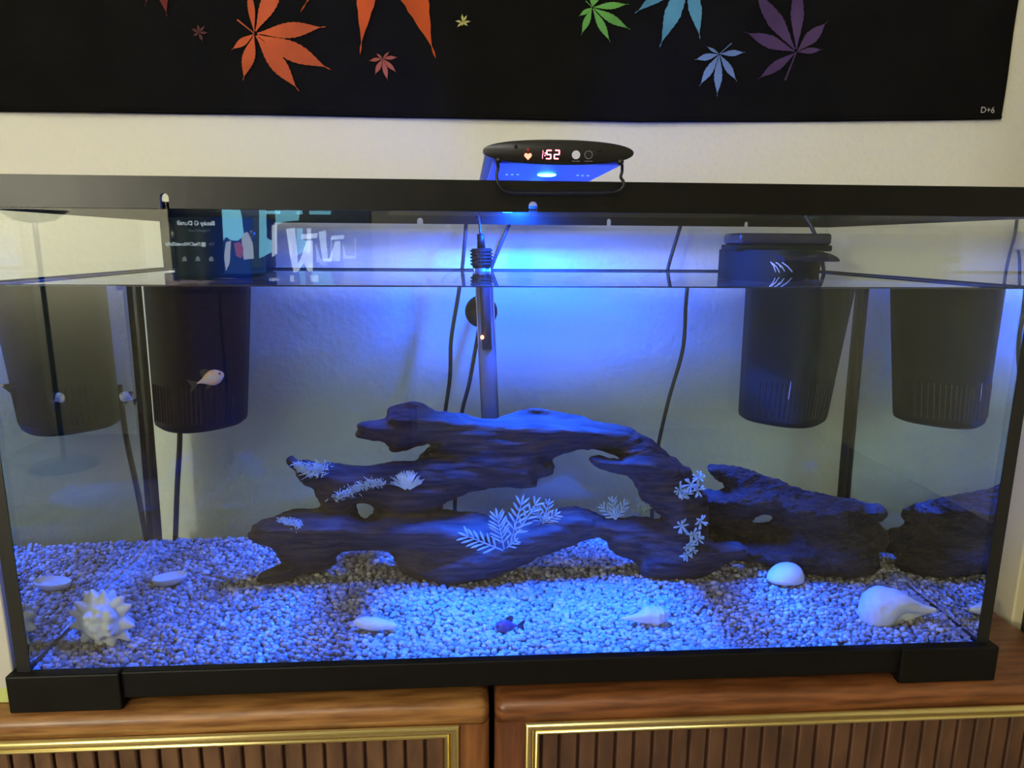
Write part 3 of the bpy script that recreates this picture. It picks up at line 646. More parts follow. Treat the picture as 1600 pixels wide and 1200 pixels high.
# ------------------------------------------------------------------ fish
def fish(name, head, tail, hgt, col, fin, label, up=(0, 0, 1), belly=None):
    head, tail = np.array(head), np.array(tail); ax = head-tail; L = np.linalg.norm(ax); ax /= L
    u = np.array(up, float); u -= ax*(u@ax); u /= np.linalg.norm(u); v = np.cross(ax, u)
    m = mat(name+'_skin', col, .35, noise=140, col2=belly or col); mf = mat(name+'_fin', fin, .5)
    V = []; F = []; n = 14; prof = [(0, .10), (.08, .14), (.2, .3), (.4, .78), (.58, 1), (.75, .9), (.88, .62), (.96, .34), (1, .06)]
    K = 20
    for i in range(K+1):
        t = i/K; r_ = float(np.interp(t, [a[0] for a in prof], [a[1] for a in prof]))*hgt/2
        p = tail+ax*L*(.22+.78*t)
        for k in range(n): a = 2*PI*k/n; V.append(p+u*r_*math.cos(a)+v*r_*.45*math.sin(a))
    for i in range(K):
        for k in range(n): F.append((i*n+k, i*n+(k+1) % n, i*n+n+(k+1) % n, i*n+n+k))
    F += [tuple(range(n))[::-1], tuple(range(K*n, K*n+n))]
    root = empty(name, (head+tail)/2, label, 'fish')
    mk('body', V, F, m, root)
    def fin_(nm, poly):
        th = .0003; P = [tail+ax*L*a+u*hgt*b for a, b in poly]; n_ = len(P)
        mk(nm, [p+v*th for p in P]+[p-v*th for p in P], [tuple(range(n_)), tuple(range(2*n_-1, n_-1, -1))]+[((i+1) % n_, i, n_+i, n_+(i+1) % n_) for i in range(n_)], mf, root, False)
    fin_('tail_fin', [(.25, .06), (.12, .25), (-.02, .42), (.03, .15), (.05, 0), (.03, -.15), (-.02, -.42), (.12, -.25), (.25, -.06)])
    fin_('dorsal_fin', [(.42, .28), (.40, .62), (.5, .72), (.62, .6), (.72, .40)])
    fin_('belly_fin', [(.45, -.3), (.4, -.58), (.5, -.56), (.6, -.42)])
    me_ = mat(name+'_eye', lin(10, 10, 10), .2)
    for s_ in (-1, 1):
        MB().ell(tail+ax*L*.92+u*hgt*.1+v*s_*hgt*.14, hgt*.07, hgt*.07, hgt*.07, 1).build('eye', me_, root, True)
yf = .262
fish('pale_fish', wet(350, 584, yf-.004), wet(296, 603, yf+.006), .0175, lin(238, 172, 112), lin(22, 22, 26), 'small pale orange and white fish swimming in front of the left filter', belly=lin(214, 200, 190))
fish('mottled_fish', wet(187, 616, .235), wet(214, 628, .24), .012, lin(205, 205, 200), lin(20, 22, 22), 'tiny white and black fish swimming close to the left glass', belly=lin(150, 150, 140))
gf = ground(800, 992)
fish('dark_fish', wet(774, 980, gf[1]), wet(820, 977, gf[1]+.004), .0165, lin(86, 58, 96), lin(24, 18, 40), 'small dark purplish fish hovering just above the bright gravel', belly=lin(66, 46, 84))

# ------------------------------------------------------------------ filters
def filt(xt0, xt1, xb0, xb1, zb, label, grp, ztop=.412):
    yb = .378; dep = .092
    root = empty('tank_filter', ((xt0+xt1)/2, yb, zb), label, 'filter', grp)
    n = 24
    def section(x0, x1, d, z):
        w = x1-x0; P = [(x0, yb)]
        fl = .36*d
        P.append((x0, yb-fl*.5))
        for k in range(n+1):
            a = k/n; xx = x0+w*a; bulge = 1-(2*a-1)**2
            e = min(1, min(a, 1-a)/.06); e = math.sqrt(max(0, 1-(1-e)**2))
            P.append((xx, yb-fl*(.8+.2*e)-(d-fl)*bulge))
        P.append((x1, yb-fl*.5)); P.append((x1, yb))
        return [(x, y, z) for x, y in P]
    zs = [ztop, .36, .30, .25, zb+.008, zb+.003, zb]; V = []; F = []
    for i, z in enumerate(zs):
        t = (.36-z)/(.36-zb)
        x0 = xt0+(xb0-xt0)*t; x1 = xt1+(xb1-xt1)*t; ins = (0, 0, 0, 0, 0, .0012, .005)[i]
        V += section(x0+ins, x1-ins, dep*(1-.1*t)-ins, z)
    k = n+5
    for i in range(len(zs)-1):
        for j in range(k): F.append((i*k+j, i*k+(j+1) % k, (i+1)*k+(j+1) % k, (i+1)*k+j))
    F += [tuple(range(k)), tuple(range((len(zs)-1)*k, len(zs)*k))[::-1]]
    auto_smooth(mk('housing', V, F, m_filter, root), .7)
    # intake slits
    mb = MB(); z1, z0 = zb+.055, zb+.011
    for j in range(20):
        a = .10+.82*j/19
        pts = []
        for z in (z1, z0):
            t = (.36-z)/(.36-zb); x0 = xt0+(xb0-xt0)*t; x1 = xt1+(xb1-xt1)*t; d = dep*(1-.1*t); fl = .36*d
            pts.append(np.array([x0+(x1-x0)*a, yb-fl-(d-fl)*(1-(2*a-1)**2), z]))
        w = .0011
        V = []
        for p in pts:
            for sx, sy in ((-1, -.0005), (1, -.0005), (1, .002), (-1, .002)): V.append(p+np.array([sx*w, sy, 0]))
        mb.add(V, [(0, 1, 5, 4), (1, 2, 6, 5), (2, 3, 7, 6), (3, 0, 4, 7), (0, 3, 2, 1), (4, 5, 6, 7)])
    s_ = mb.build('intake_slits', m_slit, root)
    return root, yb, dep
fr, yb, dep = filt(.298, .424, .299, .404, .199, 'dark tapered filter hanging inside the back right of the aquarium', 'filters inside the tank')
fl_, _, _ = filt(-.4270, -.3125, -.4290, -.326, .199, 'dark tapered filter hanging inside the back left of the aquarium', 'filters inside the tank', .446)
for root, x0, x1, sg in ((fr, .300, .430, 1), (fl_, -.4225, -.3115, -1)):
    MB().box(x0+.003, x1-.003, yb-.059, D-.017, .4185, .4335, .004, 3).build('lid', m_lid, root, True)
    bxm = MB().box(x0, x1, yb-.056, D-.018, .4105, .4185, .002, 2) if sg > 0 else MB().box(x0-.008, x1+.005, yb-.056, D-.018, HW+.003, .446, .002, 2)
    auto_smooth(bxm.build('motor_base', m_filter, root))
    V = []; F = []; n = 10
    xa, xb_ = x0+.040, x1-.020
    dq = .088
    pr = [(yb-dq*.85, .4105), (yb-dq*1.05, .4085), (yb-dq*1.22, .405), (yb-dq*1.3, .4015), (yb-dq*1.28, .3995), (yb-dq*1.1, .401), (yb-dq*.85, .403)]
    for y, z in pr: V += [(xa, y, z-.001), (xb_, y, z-.001)]
    m_ = len(pr)
    F = [(2*i, 2*i+1, 2*((i+1) % m_)+1, 2*((i+1) % m_)) for i in range(m_)]+[tuple(range(0, 2*m_, 2))[::-1], tuple(range(1, 2*m_, 2))]
    if sg > 0: mk('spout', V, F, m_lid, root, False)
    c = spline([air(1258, 338, .345), air(1264, 347, .340), air(1273, 366, .336), air(1281, 392, .335), air(1286, 415, .335), air(1288, 434, .335)], 18)
    if sg > 0: MB().tube(c, .0026, 8).build('power_cord', m_cord, root, True)
# white strands painted as glints of water running off the right spout
mb = MB(); m_glint = mat('glint_white', lin(225, 232, 245), .1)
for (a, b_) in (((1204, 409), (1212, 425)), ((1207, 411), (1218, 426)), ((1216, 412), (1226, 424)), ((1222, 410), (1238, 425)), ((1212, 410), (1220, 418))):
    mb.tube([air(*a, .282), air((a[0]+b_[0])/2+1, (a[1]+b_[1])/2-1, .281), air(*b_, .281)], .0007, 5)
mb.build('trickle_glints', m_glint, fr, True)
# glint painted as a thin pale sliver on the right grille
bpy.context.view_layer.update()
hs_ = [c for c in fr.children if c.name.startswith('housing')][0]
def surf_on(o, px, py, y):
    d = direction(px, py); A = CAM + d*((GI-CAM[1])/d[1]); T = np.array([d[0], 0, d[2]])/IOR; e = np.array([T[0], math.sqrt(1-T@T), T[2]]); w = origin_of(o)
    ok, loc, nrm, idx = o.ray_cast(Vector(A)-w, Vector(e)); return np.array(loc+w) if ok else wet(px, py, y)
MB().tube([surf_on(hs_, 1236, 596, .3), surf_on(hs_, 1234, 610, .3), surf_on(hs_, 1232, 624, .3)], [.0002, .0005, .0006], 5).build('painted_glint', m_glint, fr, True)

# ------------------------------------------------------------------ heater
yh = D-.034
hb = wet(766, 655, yh); ht = wet(757, 455, yh)
heater = empty('tank_heater', hb, 'glass tube heater with ribbed black cap hanging upright behind the driftwood', 'heater')
ax = ht-hb; cap0 = air(748, 420, yh); 
top = hb+(ht-hb)*((HW+.004-hb[2])/(ht[2]-hb[2]))
mid = hb+(ht-hb)*.56
MB().tube([hb, hb+(mid-hb)*.02, mid, top], [.006, .0113, .0113, .0113], 20).build('glass_tube', m_tube, heater, True)
MB().tube([mid+np.array([0, -.0085, 0]), top+np.array([0, -.0085, 0])], [.0062, .0062], 12).build('core', m_core, heater, True)
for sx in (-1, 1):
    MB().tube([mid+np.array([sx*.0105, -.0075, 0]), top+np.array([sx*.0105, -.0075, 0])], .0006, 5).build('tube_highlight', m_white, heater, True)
mb = MB(); c0 = top+np.array([0, 0, .0]); c1 = np.array([top[0]-.001, top[1], air(748, 388, yh)[2]])
for k in range(6):
    a = c0+(c1-c0)*k/6; b_ = c0+(c1-c0)*(k+.6)/6; mb.tube([a, b_], .0152 if k else .0125, 22)
    mb.tube([b_, c0+(c1-c0)*(k+1)/6], .0132, 22)
mb.build('ribbed_cap', m_black, heater, False)
c2 = c1+np.array([-.001, 0, .019]); MB().tube([c1, c2], [.0055, .0045], 14).build('cap_neck', m_black, heater, True)
MB().tube(spline([c2, c2+np.array([-.001, .008, .012]), c2+np.array([-.003, .02, .024]), np.array([c2[0]-.006, D-.006, H-.02])], 12), .0016, 8).build('heater_wire', m_cord, heater, True)
dc = wet(752, 487, D-.012); MB().tube([dc+np.array([0, .0035, 0]), dc, dc+np.array([0, -.004, 0]), dc+np.array([0, -.010, 0])], [.0205, .020, .014, .008], 28).build('suction_cup', m_cord, heater, True)
dc2 = wet(772, 644, yh); MB().ell(dc2, .006, .006, .006, 2).build('lower_clip', m_cord, heater, True)
MB().ell(wet(753.5, 527, yh-.0165), .0022, .0012, .0026, 2).build('indicator_light', emis('orange_glow', (1, .35, .12, 1), 7), heater, True)

# ------------------------------------------------------------------ cords behind the tank
def cord(label, above, below, y, r=.0026, extra_top=True):
    pa = [air(*q, y) for q in above]; pb = [behind(*q, y) for q in below]
    if extra_top and pa: pa = [pa[0]+(pa[0]-pa[-1])*((H-.006-pa[0][2])/(pa[0]-pa[-1])[2])]+pa
    P = spline(pa+pb, 40)
    c = P[-1]
    return tag(MB().tube(P, r, 8).build('loose_cord', m_cord, None, True, c), label, 'cord')
yk = D+.012
cord('black cord hanging behind the tank just left of the heater', [(728, 352), (723, 412)], [(716, 462), (705, 530), (703, 590), (694, 660), (690, 760), (688, 835)], yk)
cord('black cord slanting down behind the tank behind the heater', [(795, 352), (770, 412)], [(757, 470), (743, 545), (733, 600), (720, 655), (712, 760), (710, 835)], yk)
cord('black cord curving down behind the tank right of the middle', [(1063, 354), (1044, 418)], [(1072, 470), (1067, 545), (1046, 620), (1028, 700), (1020, 780), (1018, 835)], yk)
P = spline([behind(278, 600, yk), behind(281, 680, yk), behind(277, 760, yk), behind(274, 845, yk)], 20)
tag(MB().tube(P, .0034, 8).build('loose_cord', m_cord, None, True, P[-1]), 'black cord hanging straight down behind the left filter', 'cord')
yq = YW-.006
P = spline([air(1589, 343, yq), air(1585, 370, yq), air(1577, 400, yq), air(1570, 436, yq), air(1566, 480, yq)], 16)
tag(MB().tube(P, .0022, 8).build('loose_cord', m_cord, None, True, P[-1]), 'thin black cord slanting down the wall beside a white plug', 'cord')
c = air(1592, 374, YW); plug = empty('power_plug', (c[0], YW-.001, c[2]), 'white power plug with short dark cord on the wall at the right', 'plug')
MB().box(c[0]-.010, c[0]+.016, YW-.022, YW-.001, c[2]-.016, c[2]+.012, .003, 2).build('plug_body', m_white, plug)
P = spline([air(1591, 388, yq), air(1593, 405, yq), air(1593, 436, yq), air(1593, 480, yq)], 12)
MB().tube(P, .0022, 8).build('plug_cord', m_cord, plug, True)

# ------------------------------------------------------------------ aquarium lamp
lx0, lx1, lz0, lz1 = -.0385, .0825, .4797, .4985; lcx = (lx0+lx1)/2; lcz = (lz0+lz1)/2+.0003; la = (lx1-lx0)/2; lb = (lz1-lz0)/2
lamp = empty('aquarium_lamp', (lcx, .0, H), 'flat black oval aquarium lamp with red timer digits straddling the tank rim', 'lamp')
def oval(n=48, k=1.0, dx=0, dz=0):
    P = []
    for i in range(n):
        a = 2*PI*i/n; e = 2/2.25
        P.append((lcx+dx+la*k*math.copysign(abs(math.cos(a))**e, math.cos(a)), lcz+dz+lb*k*math.copysign(abs(math.sin(a))**e, math.sin(a))))
    return P
yl0, yl1 = -.010, D+.004
V = []; F = []
for (y, k) in ((yl0-.0008, .93), (yl0, 1), (yl0+.006, 1), (yl0+.0062, .985)):
    V += [(x, y, lcz+(z-lcz)*k) if k == 1 else (lcx+(x-lcx)*k, y, lcz+(z-lcz)*k) for x, z in oval()]
n = 48
for i in range(3):
    for j in range(n): F.append((i*n+j, i*n+(j+1) % n, (i+1)*n+(j+1) % n, (i+1)*n+j))
F += [tuple(range(n))[::-1], tuple(range(3*n, 4*n))]
auto_smooth(mk('control_panel', V, F, m_lampb, lamp), .8)
# body behind the panel: oval top, flat underside
body = [(x, max(z, lz0+.0035)) for x, z in oval(48, .97)]
o = MB().prism(body, yl0+.006, yl1); auto_smooth(o.build('housing', mat('lamp_housing', lin(70, 74, 86), .35), lamp), .6)
MB().box(lcx-la*.86, lcx+la*.86, yl0+.0065, yl1-.004, lz0+.0012, lz0+.0034).build('underside', m_lampu, lamp)
m_blue = emis('blue_led', (.05, .42, 1, 1), 22.0); m_dim = emis('dim_blue_led', (.10, .22, 1, 1), 2.2)
pL = None
for i in range(3):
    y = .084+.10*i
    MB().ell((lcx+.001, y, lz0+.0008), .0090, .0085, .0016, 2).build('led_lens', m_blue, lamp, True)
for sx in (-1, 1):
    for i in range(3):
        for dx in (.028, .033, .038): MB().ell((lcx+.002+sx*dx, .084+.10*i+.002*(dx > .03), lz0+.0009), .0016, .0016, .0007, 1).build('small_led', m_dim, lamp, True)
yp = yl0-.0011
m_red = emis('red_digit', (1, .16, .22, 1), 9.0); m_red2 = emis('red_icon', (1, .10, .06, 1), 8.0); m_redd = emis('dim_red', (.35, .03, .01, 1), 1.0)
def seg7(cx, cz, w, h, on, name):
    t = w*.24; mb = MB(); S = {'a': (0, h/2, 'h'), 'g': (0, 0, 'h'), 'd': (0, -h/2, 'h'), 'f': (-w/2, h/4, 'v'), 'b': (w/2, h/4, 'v'), 'e': (-w/2, -h/4, 'v'), 'c': (w/2, -h/4, 'v')}
    for k in on:
        x, z, o_ = S[k]; sk = .12*z
        if o_ == 'h': mb.box(cx+x+sk-w/2, cx+x+sk+w/2, yp-.0003, yp, cz+z-t/2, cz+z+t/2)
        else: mb.box(cx+x+sk-t/2, cx+x+sk+t/2, yp-.0003, yp, cz+z-h/4, cz+z+h/4)
    mb.build(name, m_red, lamp)
def lp(px, py): return air(px, py, yp)
hD = lp(850, 235)[2]-lp(850, 248)[2]; wD = lp(852, 240)[0]-lp(845, 240)[0]
seg7(lp(847, 241)[0], lp(847, 241.5)[2], wD*.3, hD, 'bc', 'timer_digit')
seg7(lp(857.5, 241)[0], lp(857, 241.5)[2], wD, hD, 'afgcd', 'timer_digit'); seg7(lp(870, 241)[0], lp(870, 241.5)[2], wD, hD, 'abged', 'timer_digit')
q = lp(851.5, 243); MB().box(q[0]-.0004, q[0]+.0004, yp-.0003, yp, q[2]-.0004, q[2]+.0004).box(q[0]-.0002, q[0]+.0006, yp-.0003, yp, q[2]+.0014, q[2]+.0022).build('timer_colon', m_red, lamp)
hc = lp(825, 244); hs = (lp(831, 244)-lp(819, 244))[0]/2
P = []
for i in range(28):
    t = 2*PI*i/28; P.append((hc[0]+hs*16*math.sin(t)**3/16.5, hc[2]+hs*(13*math.cos(t)-5*math.cos(2*t)-2*math.cos(3*t)-math.cos(4*t))/16.5))
MB().prism(P, yp-.0003, yp).build('heart_icon', m_red2, lamp)
q = lp(825, 234); MB().ell((q[0], yp, q[2]), .0012, .0002, .0014, 1).build('dim_icon', m_redd, lamp)
m_btn = emis('lit_button', (.9, .85, .8, 1), .55); m_ring = mat('grey_ring', lin(105, 102, 108), .4)
for (px, lit) in ((900, True), (919.5, False)):
    q = lp(px, 242); rr = (lp(px+6.5, 242)-q)[0]
    c = [(q[0]+rr*math.cos(2*PI*i/24), q[2]+rr*math.sin(2*PI*i/24)) for i in range(24)]
    MB().prism(c[::-1], yp-.0004, yp).build('button', m_btn if lit else m_ring, lamp)
    if not lit:
        c = [(q[0]+rr*.8*math.cos(2*PI*i/24), q[2]+rr*.8*math.sin(2*PI*i/24)) for i in range(24)]
        MB().prism(c[::-1], yp-.0006, yp-.0003).build('button_face', m_lampb, lamp)
    u_ = lp(px, 252); mb = MB()
    for i in range(5): mb.box(u_[0]-.003+.0013*i, u_[0]-.0022+.0013*i, yp-.0002, yp, u_[2]-.0004, u_[2]+.0005)
    mb.build('button_caption', m_ring, lamp)
m_wire = mat('black_wire', lin(30, 30, 32), .3, metal=.3)
def wire(pts, nm='wire_bracket'): MB().tube(spline(pts, 40), .0013, 8).build(nm, m_wire, lamp, True)
yw = -.0125
wl = [air(777, 252, yw+.006), air(778, 262, yw), air(776, 275, yw), air(780, 290, yw), air(792, 300, yw), air(830, 302, yw), air(900, 302, yw), air(958, 301, yw), air(973, 292, yw), air(974, 284, yw), air(970, 277, yw), air(972, 268, yw), air(972, 258, yw+.006)]
wire(wl)
wb = [np.array([p[0], D+.0075, p[2]+.0005]) for p in wl]; wire(wb)
for px, py in ((806, 229), (936, 234)):
    q = lp(px, py); MB().tube([(q[0], yp+.0006, q[2]), (q[0], yp-.0004, q[2])], .0014, 12).build('screw', m_wire, lamp, True)
for px, py in ((779, 262), (968, 262)):
    q = air(px, py, yl0+.002); MB().tube([(q[0], yl0-.002, lz0+.003), (q[0], yl0+.004, lz0+.003)], .0026, 12).build('bracket_socket', m_lampb, lamp, True)

# ------------------------------------------------------------------ tapestry
YT = YW-.006
bot = [(-60, 174), (0, 175), (400, 180), (760, 187), (1000, 192), (1300, 190), (1562, 187)]
rgt = [(1562, 187), (1564, 120), (1568, 0), (1570, -60)]
def fold(x, z): return .0016*math.sin(9*x+6*z)+.0012*math.sin(23*x-14*z+1)+.0008*math.sin(40*z+5*x)
tap = empty('tapestry', (0, YW, .75), 'black cloth tapestry printed with rainbow leaves pinned to the wall above the tank', 'tapestry')
nx, nz = 160, 50; V = []; F = []
bx = [air(*q, YT) for q in bot]
xl, xr_b, xr_t = air(-60, 174, YT)[0]-.10, air(1562, 187, YT)[0], air(1570, -60, YT)[0]
ztop = air(800, -420, YT)[2]
for j in range(nz+1):
    v = j/nz
    for i in range(nx+1):
        u = i/nx; xb_ = xl+(xr_b-xl)*u; xt_ = xl+(xr_t+.03-xl)*u; x = xb_+(xt_-xb_)*v
        zb_ = float(np.interp(xb_, [b_[0] for b_ in bx], [b_[2] for b_ in bx])); z = zb_+(ztop-zb_)*v
        V.append((x, YT-.001+fold(x, z), z))
for j in range(nz):
    for i in range(nx): a = j*(nx+1)+i; F.append((a, a+1, a+nx+2, a+nx+1))
cl = mk('cloth', V, F, m_tap, tap, True); so = cl.modifiers.new('t', 'SOLIDIFY'); so.thickness = .0012; so.offset = 1
# hem along the bottom and right edges
hp = [(x, YT-.0022+fold(x, z), z+.003) for x, z in ((xl+(xr_b-xl)*k/60, float(np.interp(xl+(xr_b-xl)*k/60, [b_[0] for b_ in bx], [b_[2] for b_ in bx]))) for k in range(61))]
MB().tube(hp, .0016, 6).build('hem', m_tap, tap, True)
def leaf(col, hub, tips, teeth, label, stem=None):
    mb = MB(); h = np.array(hub, float)
    def P(q):
        p = air(q[0], q[1], YT); return (p[0], YT-.0044+fold(p[0], p[2]), p[2])
    for tx, ty, w in tips:
        a = np.array([tx, ty], float)-h; L = np.linalg.norm(a); a /= L; s_ = np.array([-a[1], a[0]]); K = 26
        V = []; F = []
        for i in range(K+1):
            t = .04+.96*i/K
            wd = .86*w/2*max(0, math.sin(PI*min(1, t/.94)**1.12))**1.3 if t < .94 else w/2*.10*(1-t)/.06
            wd = max(wd, w*.035*(1-t)+.15)
            tooth = (1-.16*((i*teeth/K*1.0) % 1.0)) if teeth and .15 < t < .93 else 1
            sh = L*.0
            V += [P(h+a*L*t+s_*wd*tooth), P(h+a*L*t-s_*wd*tooth)]
        for i in range(K): F.append((2*i, 2*i+2, 2*i+3, 2*i+1))
        mb.add(V, F)
    if stem:
        a = np.array(stem, float)-h; s_ = np.array([-a[1], a[0]])/np.linalg.norm(a); L = np.linalg.norm(a)
        w0 = max(.6, L*.035)
        mb.add([P(h+s_*w0*.5), P(h-s_*w0*.5), P(h+a-s_*w0), P(h+a+s_*w0)], [(0, 1, 2, 3)])
    o = mb.build('leaf_print', mat('print_'+label.split()[0], tuple(c*.58 for c in col[:3])+(1,), .85, spec=.2, noise=12, col2=tuple(c*.85 for c in col[:3])+(1,)), tap)
    o['label'] = label
leaf(lin(206, 96, 50), (398, 53), [(362, 79, 15), (381, 127, 24), (469, 144, 30), (518, 110, 36), (510, 43, 30), (445, -45, 32), (388, -25, 13)], 13, 'orange large printed leaf', (371, 31))
leaf(lin(214, 92, 34), (592, -170), [(563, 86, 48), (681, 92, 62), (470, 20, 40), (740, -60, 50)], 15, 'bright orange large printed leaf, top cut off')
leaf(lin(170, 92, 76), (598, 92), [(576, 96, 7), (586, 118, 9), (606, 127, 9), (620, 114, 8), (622, 90, 7), (609, 81, 4), (588, 84, 4)], 0, 'salmon small printed leaf')
leaf(lin(196, 190, 110), (723, 36), [(711, 34, 4), (714, 44, 4), (722, 42, 4), (731, 42, 4), (736, 35, 4), (722, 23, 4), (730, 25, 4)], 0, 'yellow tiny printed leaf')
leaf(lin(92, 54, 48), (312, 52), [(300, 45, 5), (318, 66, 6), (326, 52, 5), (310, 38, 5), (321, 40, 5), (303, 57, 5)], 0, 'brown tiny printed leaf')
leaf(lin(128, 50, 44), (246, -60), [(263, 28, 22), (229, 12, 18), (300, -10, 20)], 9, 'red printed leaf, mostly cut off')
leaf(lin(110, 178, 84), (924, 14), [(903, 28, 9), (907, 57, 13), (953, 68, 15), (984, 48, 17), (982, 8, 14), (940, -22, 14), (920, -22, 8)], 9, 'green printed leaf', (914, 4))
leaf(lin(92, 160, 196), (1076, -44), [(990, 23, 26), (1029, 76, 32), (1092, 63, 26), (1160, 0, 26)], 15, 'skyblue large printed leaf')
leaf(lin(120, 152, 208), (1122, 86), [(1083, 95, 13), (1091, 136, 15), (1119, 152, 16), (1150, 128, 14), (1163, 83, 12), (1102, 74, 6)], 7, 'paleblue small printed leaf', (1141, 69))
leaf(lin(84, 62, 96), (1243, 82), [(1182, 125, 19), (1160, 51, 26), (1174, -18, 32), (1246, -40, 26), (1292, 34, 24), (1285, 78, 12)], 11, 'purple dim printed leaf', (1226, 126))
def text(name, body, size, m, parent, M4, bold=0):
    cu = bpy.data.curves.new(name, 'FONT'); cu.body = body; cu.size = size; cu.align_x = 'LEFT'; cu.extrude = 0; cu.offset = bold*size
    t = bpy.data.objects.new(name, cu); COL.objects.link(t)
    dg = bpy.context.evaluated_depsgraph_get(); me = bpy.data.meshes.new_from_object(t.evaluated_get(dg))
    bpy.data.objects.remove(t); me.transform(M4); V = [v.co[:] for v in me.vertices]; F = [p.vertices[:] for p in me.polygons]; bpy.data.meshes.remove(me)
    return mk(name, V, F, m, parent, False)
q = air(1528, 177, YT)
text('signature', 'D+6', .012, mat('white_thread', lin(190, 184, 178), .8), tap, Matrix.Translation((q[0], YT-.0045, q[2]))@Matrix.Rotation(PI/2, 4, 'X'))

# ------------------------------------------------------------------ white box left of the tank
bxr = rz = None
q = air(20, 1045, .03)
boxT = empty('carton', (-.50, .09, 0), 'white printed carton standing on the cabinet left of the aquarium', 'box')
xR = -.4668
MB().box(xR-.10, xR, .012, .17, .0005, .19, .001, 1).build('carton_body', mat('white_card', lin(196, 192, 184), .6), boxT)
for k in range(11): MB().box(xR-.021+rng.uniform(-.001, .001), xR-.017+rng.uniform(0, .002), .0116, .0122, .028+.0085*k, .034+.0085*k).build('print_mark', mat('grey_ink', lin(110, 106, 100), .7) if k == 0 else bpy.data.materials['grey_ink'], boxT)
MB().box(xR-.1005, xR+.0003, .0115, .1705, .0004, .016, .001, 1).build('green_band', mat('green_card', lin(190, 200, 120), .6), boxT)

# ------------------------------------------------------------------ television behind the camera, mirrored in the front pane
TVX, TVY, TVZ = -1.02, -3.0, .245; TW, TH = .98, .56
tv = empty('television', (TVX, TVY-.03, .21), 'wide black television with lit screen on a low stand across the room', 'television')
MB().box(TVX-TW/2, TVX+TW/2, TVY-.05, TVY-.003, TVZ-.02, TVZ+TH, .004, 2).build('bezel', m_black, tv)
MB().box(TVX-.30, TVX+.30, TVY-.14, TVY+.06, .21, .222, .004, 2).build('stand_foot', m_black, tv)
MB().box(TVX-.04, TVX+.04, TVY-.06, TVY-.035, .21, .30).build('stand_neck', m_black, tv)
E0 = 1.8
m_scr = emis('screen_dark', (.012, .03, .09, 1), E0)
MB().box(TVX-TW/2+.012, TVX+TW/2-.012, TVY-.003, TVY-.001, TVZ, TVZ+TH-.012).build('screen', m_scr, tv)
def tvpt(px, py):
    d = direction(px, py)*np.array([1, -1, 1]); C = CAM*np.array([1, -1, 1]); return C+d*((TVY-C[1])/d[1])
def shape(nm, poly, col, s, dy=0):
    P = [tvpt(*q) for q in poly]; V = [(p[0], TVY+.0005+dy, p[2]) for p in P]
    mk(nm, V, [tuple(range(len(V)))], emis(nm, col, s), tv, False, caus=False)
cyan = (.25, .75, 1, 1); pale = (.75, .88, 1, 1)
shape('picture', [(345, 318), (415, 318), (415, 428), (350, 428)], (.06, .16, .42, 1), 1.4*E0)
shape('picture', [(345, 318), (372, 318), (377, 340), (380, 368), (371, 376), (361, 376), (352, 370), (348, 376)], cyan, 5*E0, .001)
shape('picture', [(352, 378), (360, 376), (358, 410), (352, 424), (349, 400)], pale, 3*E0, .001)
shape('picture', [(364, 380), (374, 378), (380, 388), (376, 404), (368, 400)], (.8, .25, .35, 1), 2*E0, .0015)
shape('picture', [(376, 366), (386, 362), (394, 380), (396, 404), (380, 406), (378, 392)], pale, 3*E0, .001)
shape('picture', [(404, 318), (415, 318), (416, 372), (424, 376), (424, 394), (404, 404)], cyan, 4*E0, .001)
shape('picture', [(428, 318), (470, 318), (466, 344), (446, 346), (430, 352)], cyan, 3.5*E0, .001)
shape('picture', [(424, 352), (432, 350), (432, 396), (424, 402)], pale, 4*E0, .001)
shape('picture', [(446, 358), (460, 356), (466, 424), (458, 426), (452, 400)], pale, 4*E0, .001)
shape('picture', [(470, 366), (496, 364), (494, 372), (470, 374)], pale, 4*E0, .001)
shape('picture', [(478, 376), (488, 376), (488, 424), (480, 424), (474, 410), (466, 424), (462, 420), (472, 396)], pale, 4*E0, .001)
shape('picture', [(492, 378), (500, 404), (516, 404), (516, 372), (518, 372), (518, 410), (494, 410)], pale, 2*E0, .001)
shape('picture', [(452, 430), (458, 430), (460, 446), (453, 446)], pale, 2.5*E0, .001)
shape('picture', [(484, 430), (496, 430), (498, 446), (486, 446)], pale, 2.5*E0, .001)
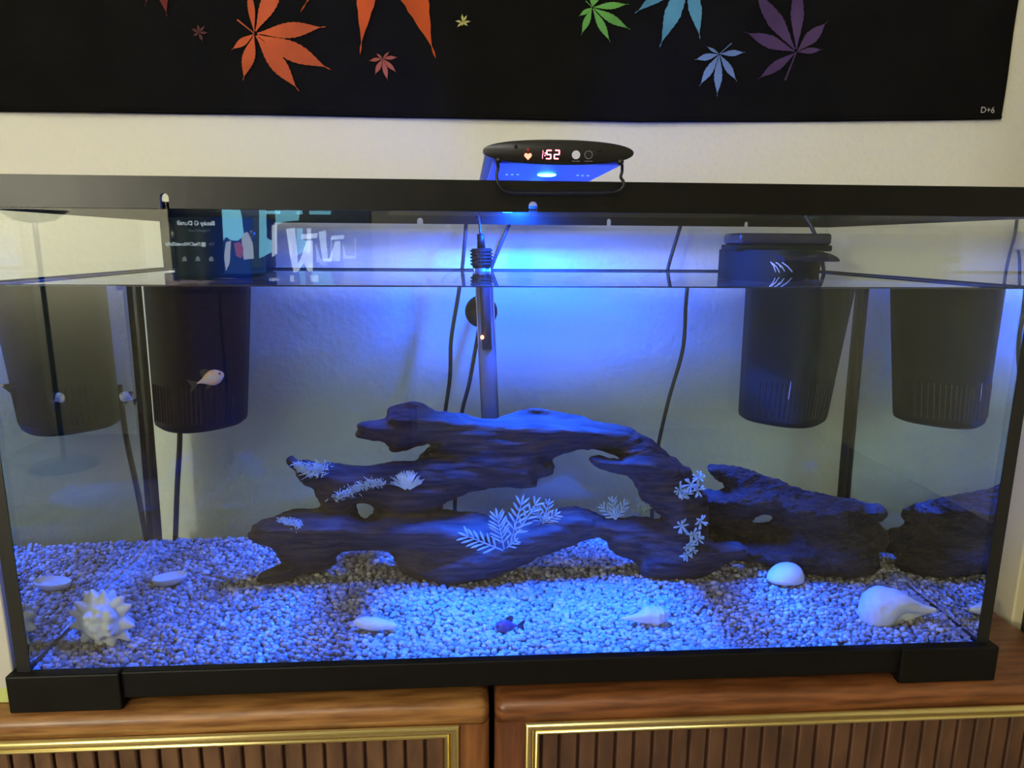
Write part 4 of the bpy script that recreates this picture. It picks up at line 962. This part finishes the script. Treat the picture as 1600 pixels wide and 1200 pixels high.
m_txt = emis('screen_text', (.75, .88, 1, 1), 5.0*E0); m_txd = emis('screen_text_dim', (.5, .6, .8, 1), 1.0*E0)
def tvtext(body, x_right, ybase, hpx, m, nm='screen_text'):
    # the screen faces +y, so its text runs towards -x
    p = tvpt(x_right, ybase); k = abs(tvpt(x_right, ybase)[2]-tvpt(x_right, ybase-hpx)[2])
    Mx = Matrix.Translation((p[0], TVY+.002, p[2]))@Matrix(((-1, 0, 0, 0), (0, 0, 1, 0), (0, 1, 0, 0), (0, 0, 0, 1)))
    text(nm, body, k*1.38, m, tv, Mx, .022)
tvtext('Becky G Durall', 335, 352, 6.9, m_txt); tvtext('Original Sound', 327, 362, 4.0, m_txd)
tvtext('@TheCWlovesDolly', 321, 384, 5.3, m_txt); tvtext('TV', 334, 384, 5, m_txd)
for px in (329, 308, 287):
    shape('icon', [(px-4, 408), (px+4, 408), (px+3, 403), (px, 400), (px-3, 403)], (.6, .7, .8, 1), 1.6*E0, .001)
tvtext('VIZIO', 436, 439, 4.5, m_txt, 'brand_text')
con = empty('media_console', (TVX, -3.08, -.75), 'low brown media console under the television', 'console')
MB().box(TVX-.70, TVX+.70, -3.30, -2.86, .185, .21, .004, 2).build('top', m_oak, con)
MB().box(TVX-.68, TVX+.68, -3.28, -2.88, -.75, .185).build('carcass', m_oakv, con)
for k in range(3):
    x = TVX-.66+.445*k
    d_ = MB().box(x, x+.43, -2.88, -2.865, -.70, .17, .003, 1).build('door', m_oak, con); MB().ell((x+.39, -2.857, -.25), .012, .012, .012, 2).build('knob', m_brass, d_, True)
# floor lamp whose foot shows mirrored at the left
LX, LY = -2.17, -3.06
fl = empty('floor_lamp', (LX, LY, -.75), 'dark floor lamp with round foot across the room near the television', 'lamp')
MB().tube([(LX, LY, -.75), (LX, LY, -.735), (LX, LY, -.72)], [.16, .16, .03], 32).build('base', m_black, fl, True)
MB().tube([(LX, LY, -.73), (LX, LY, .51)], .012, 12).build('pole', m_black, fl, True)
MB().tube([(LX, LY, .50), (LX, LY, .515), (LX, LY, .56)], [.03, .09, .15], 32, False).build('lamp_bowl', m_black, fl, True)
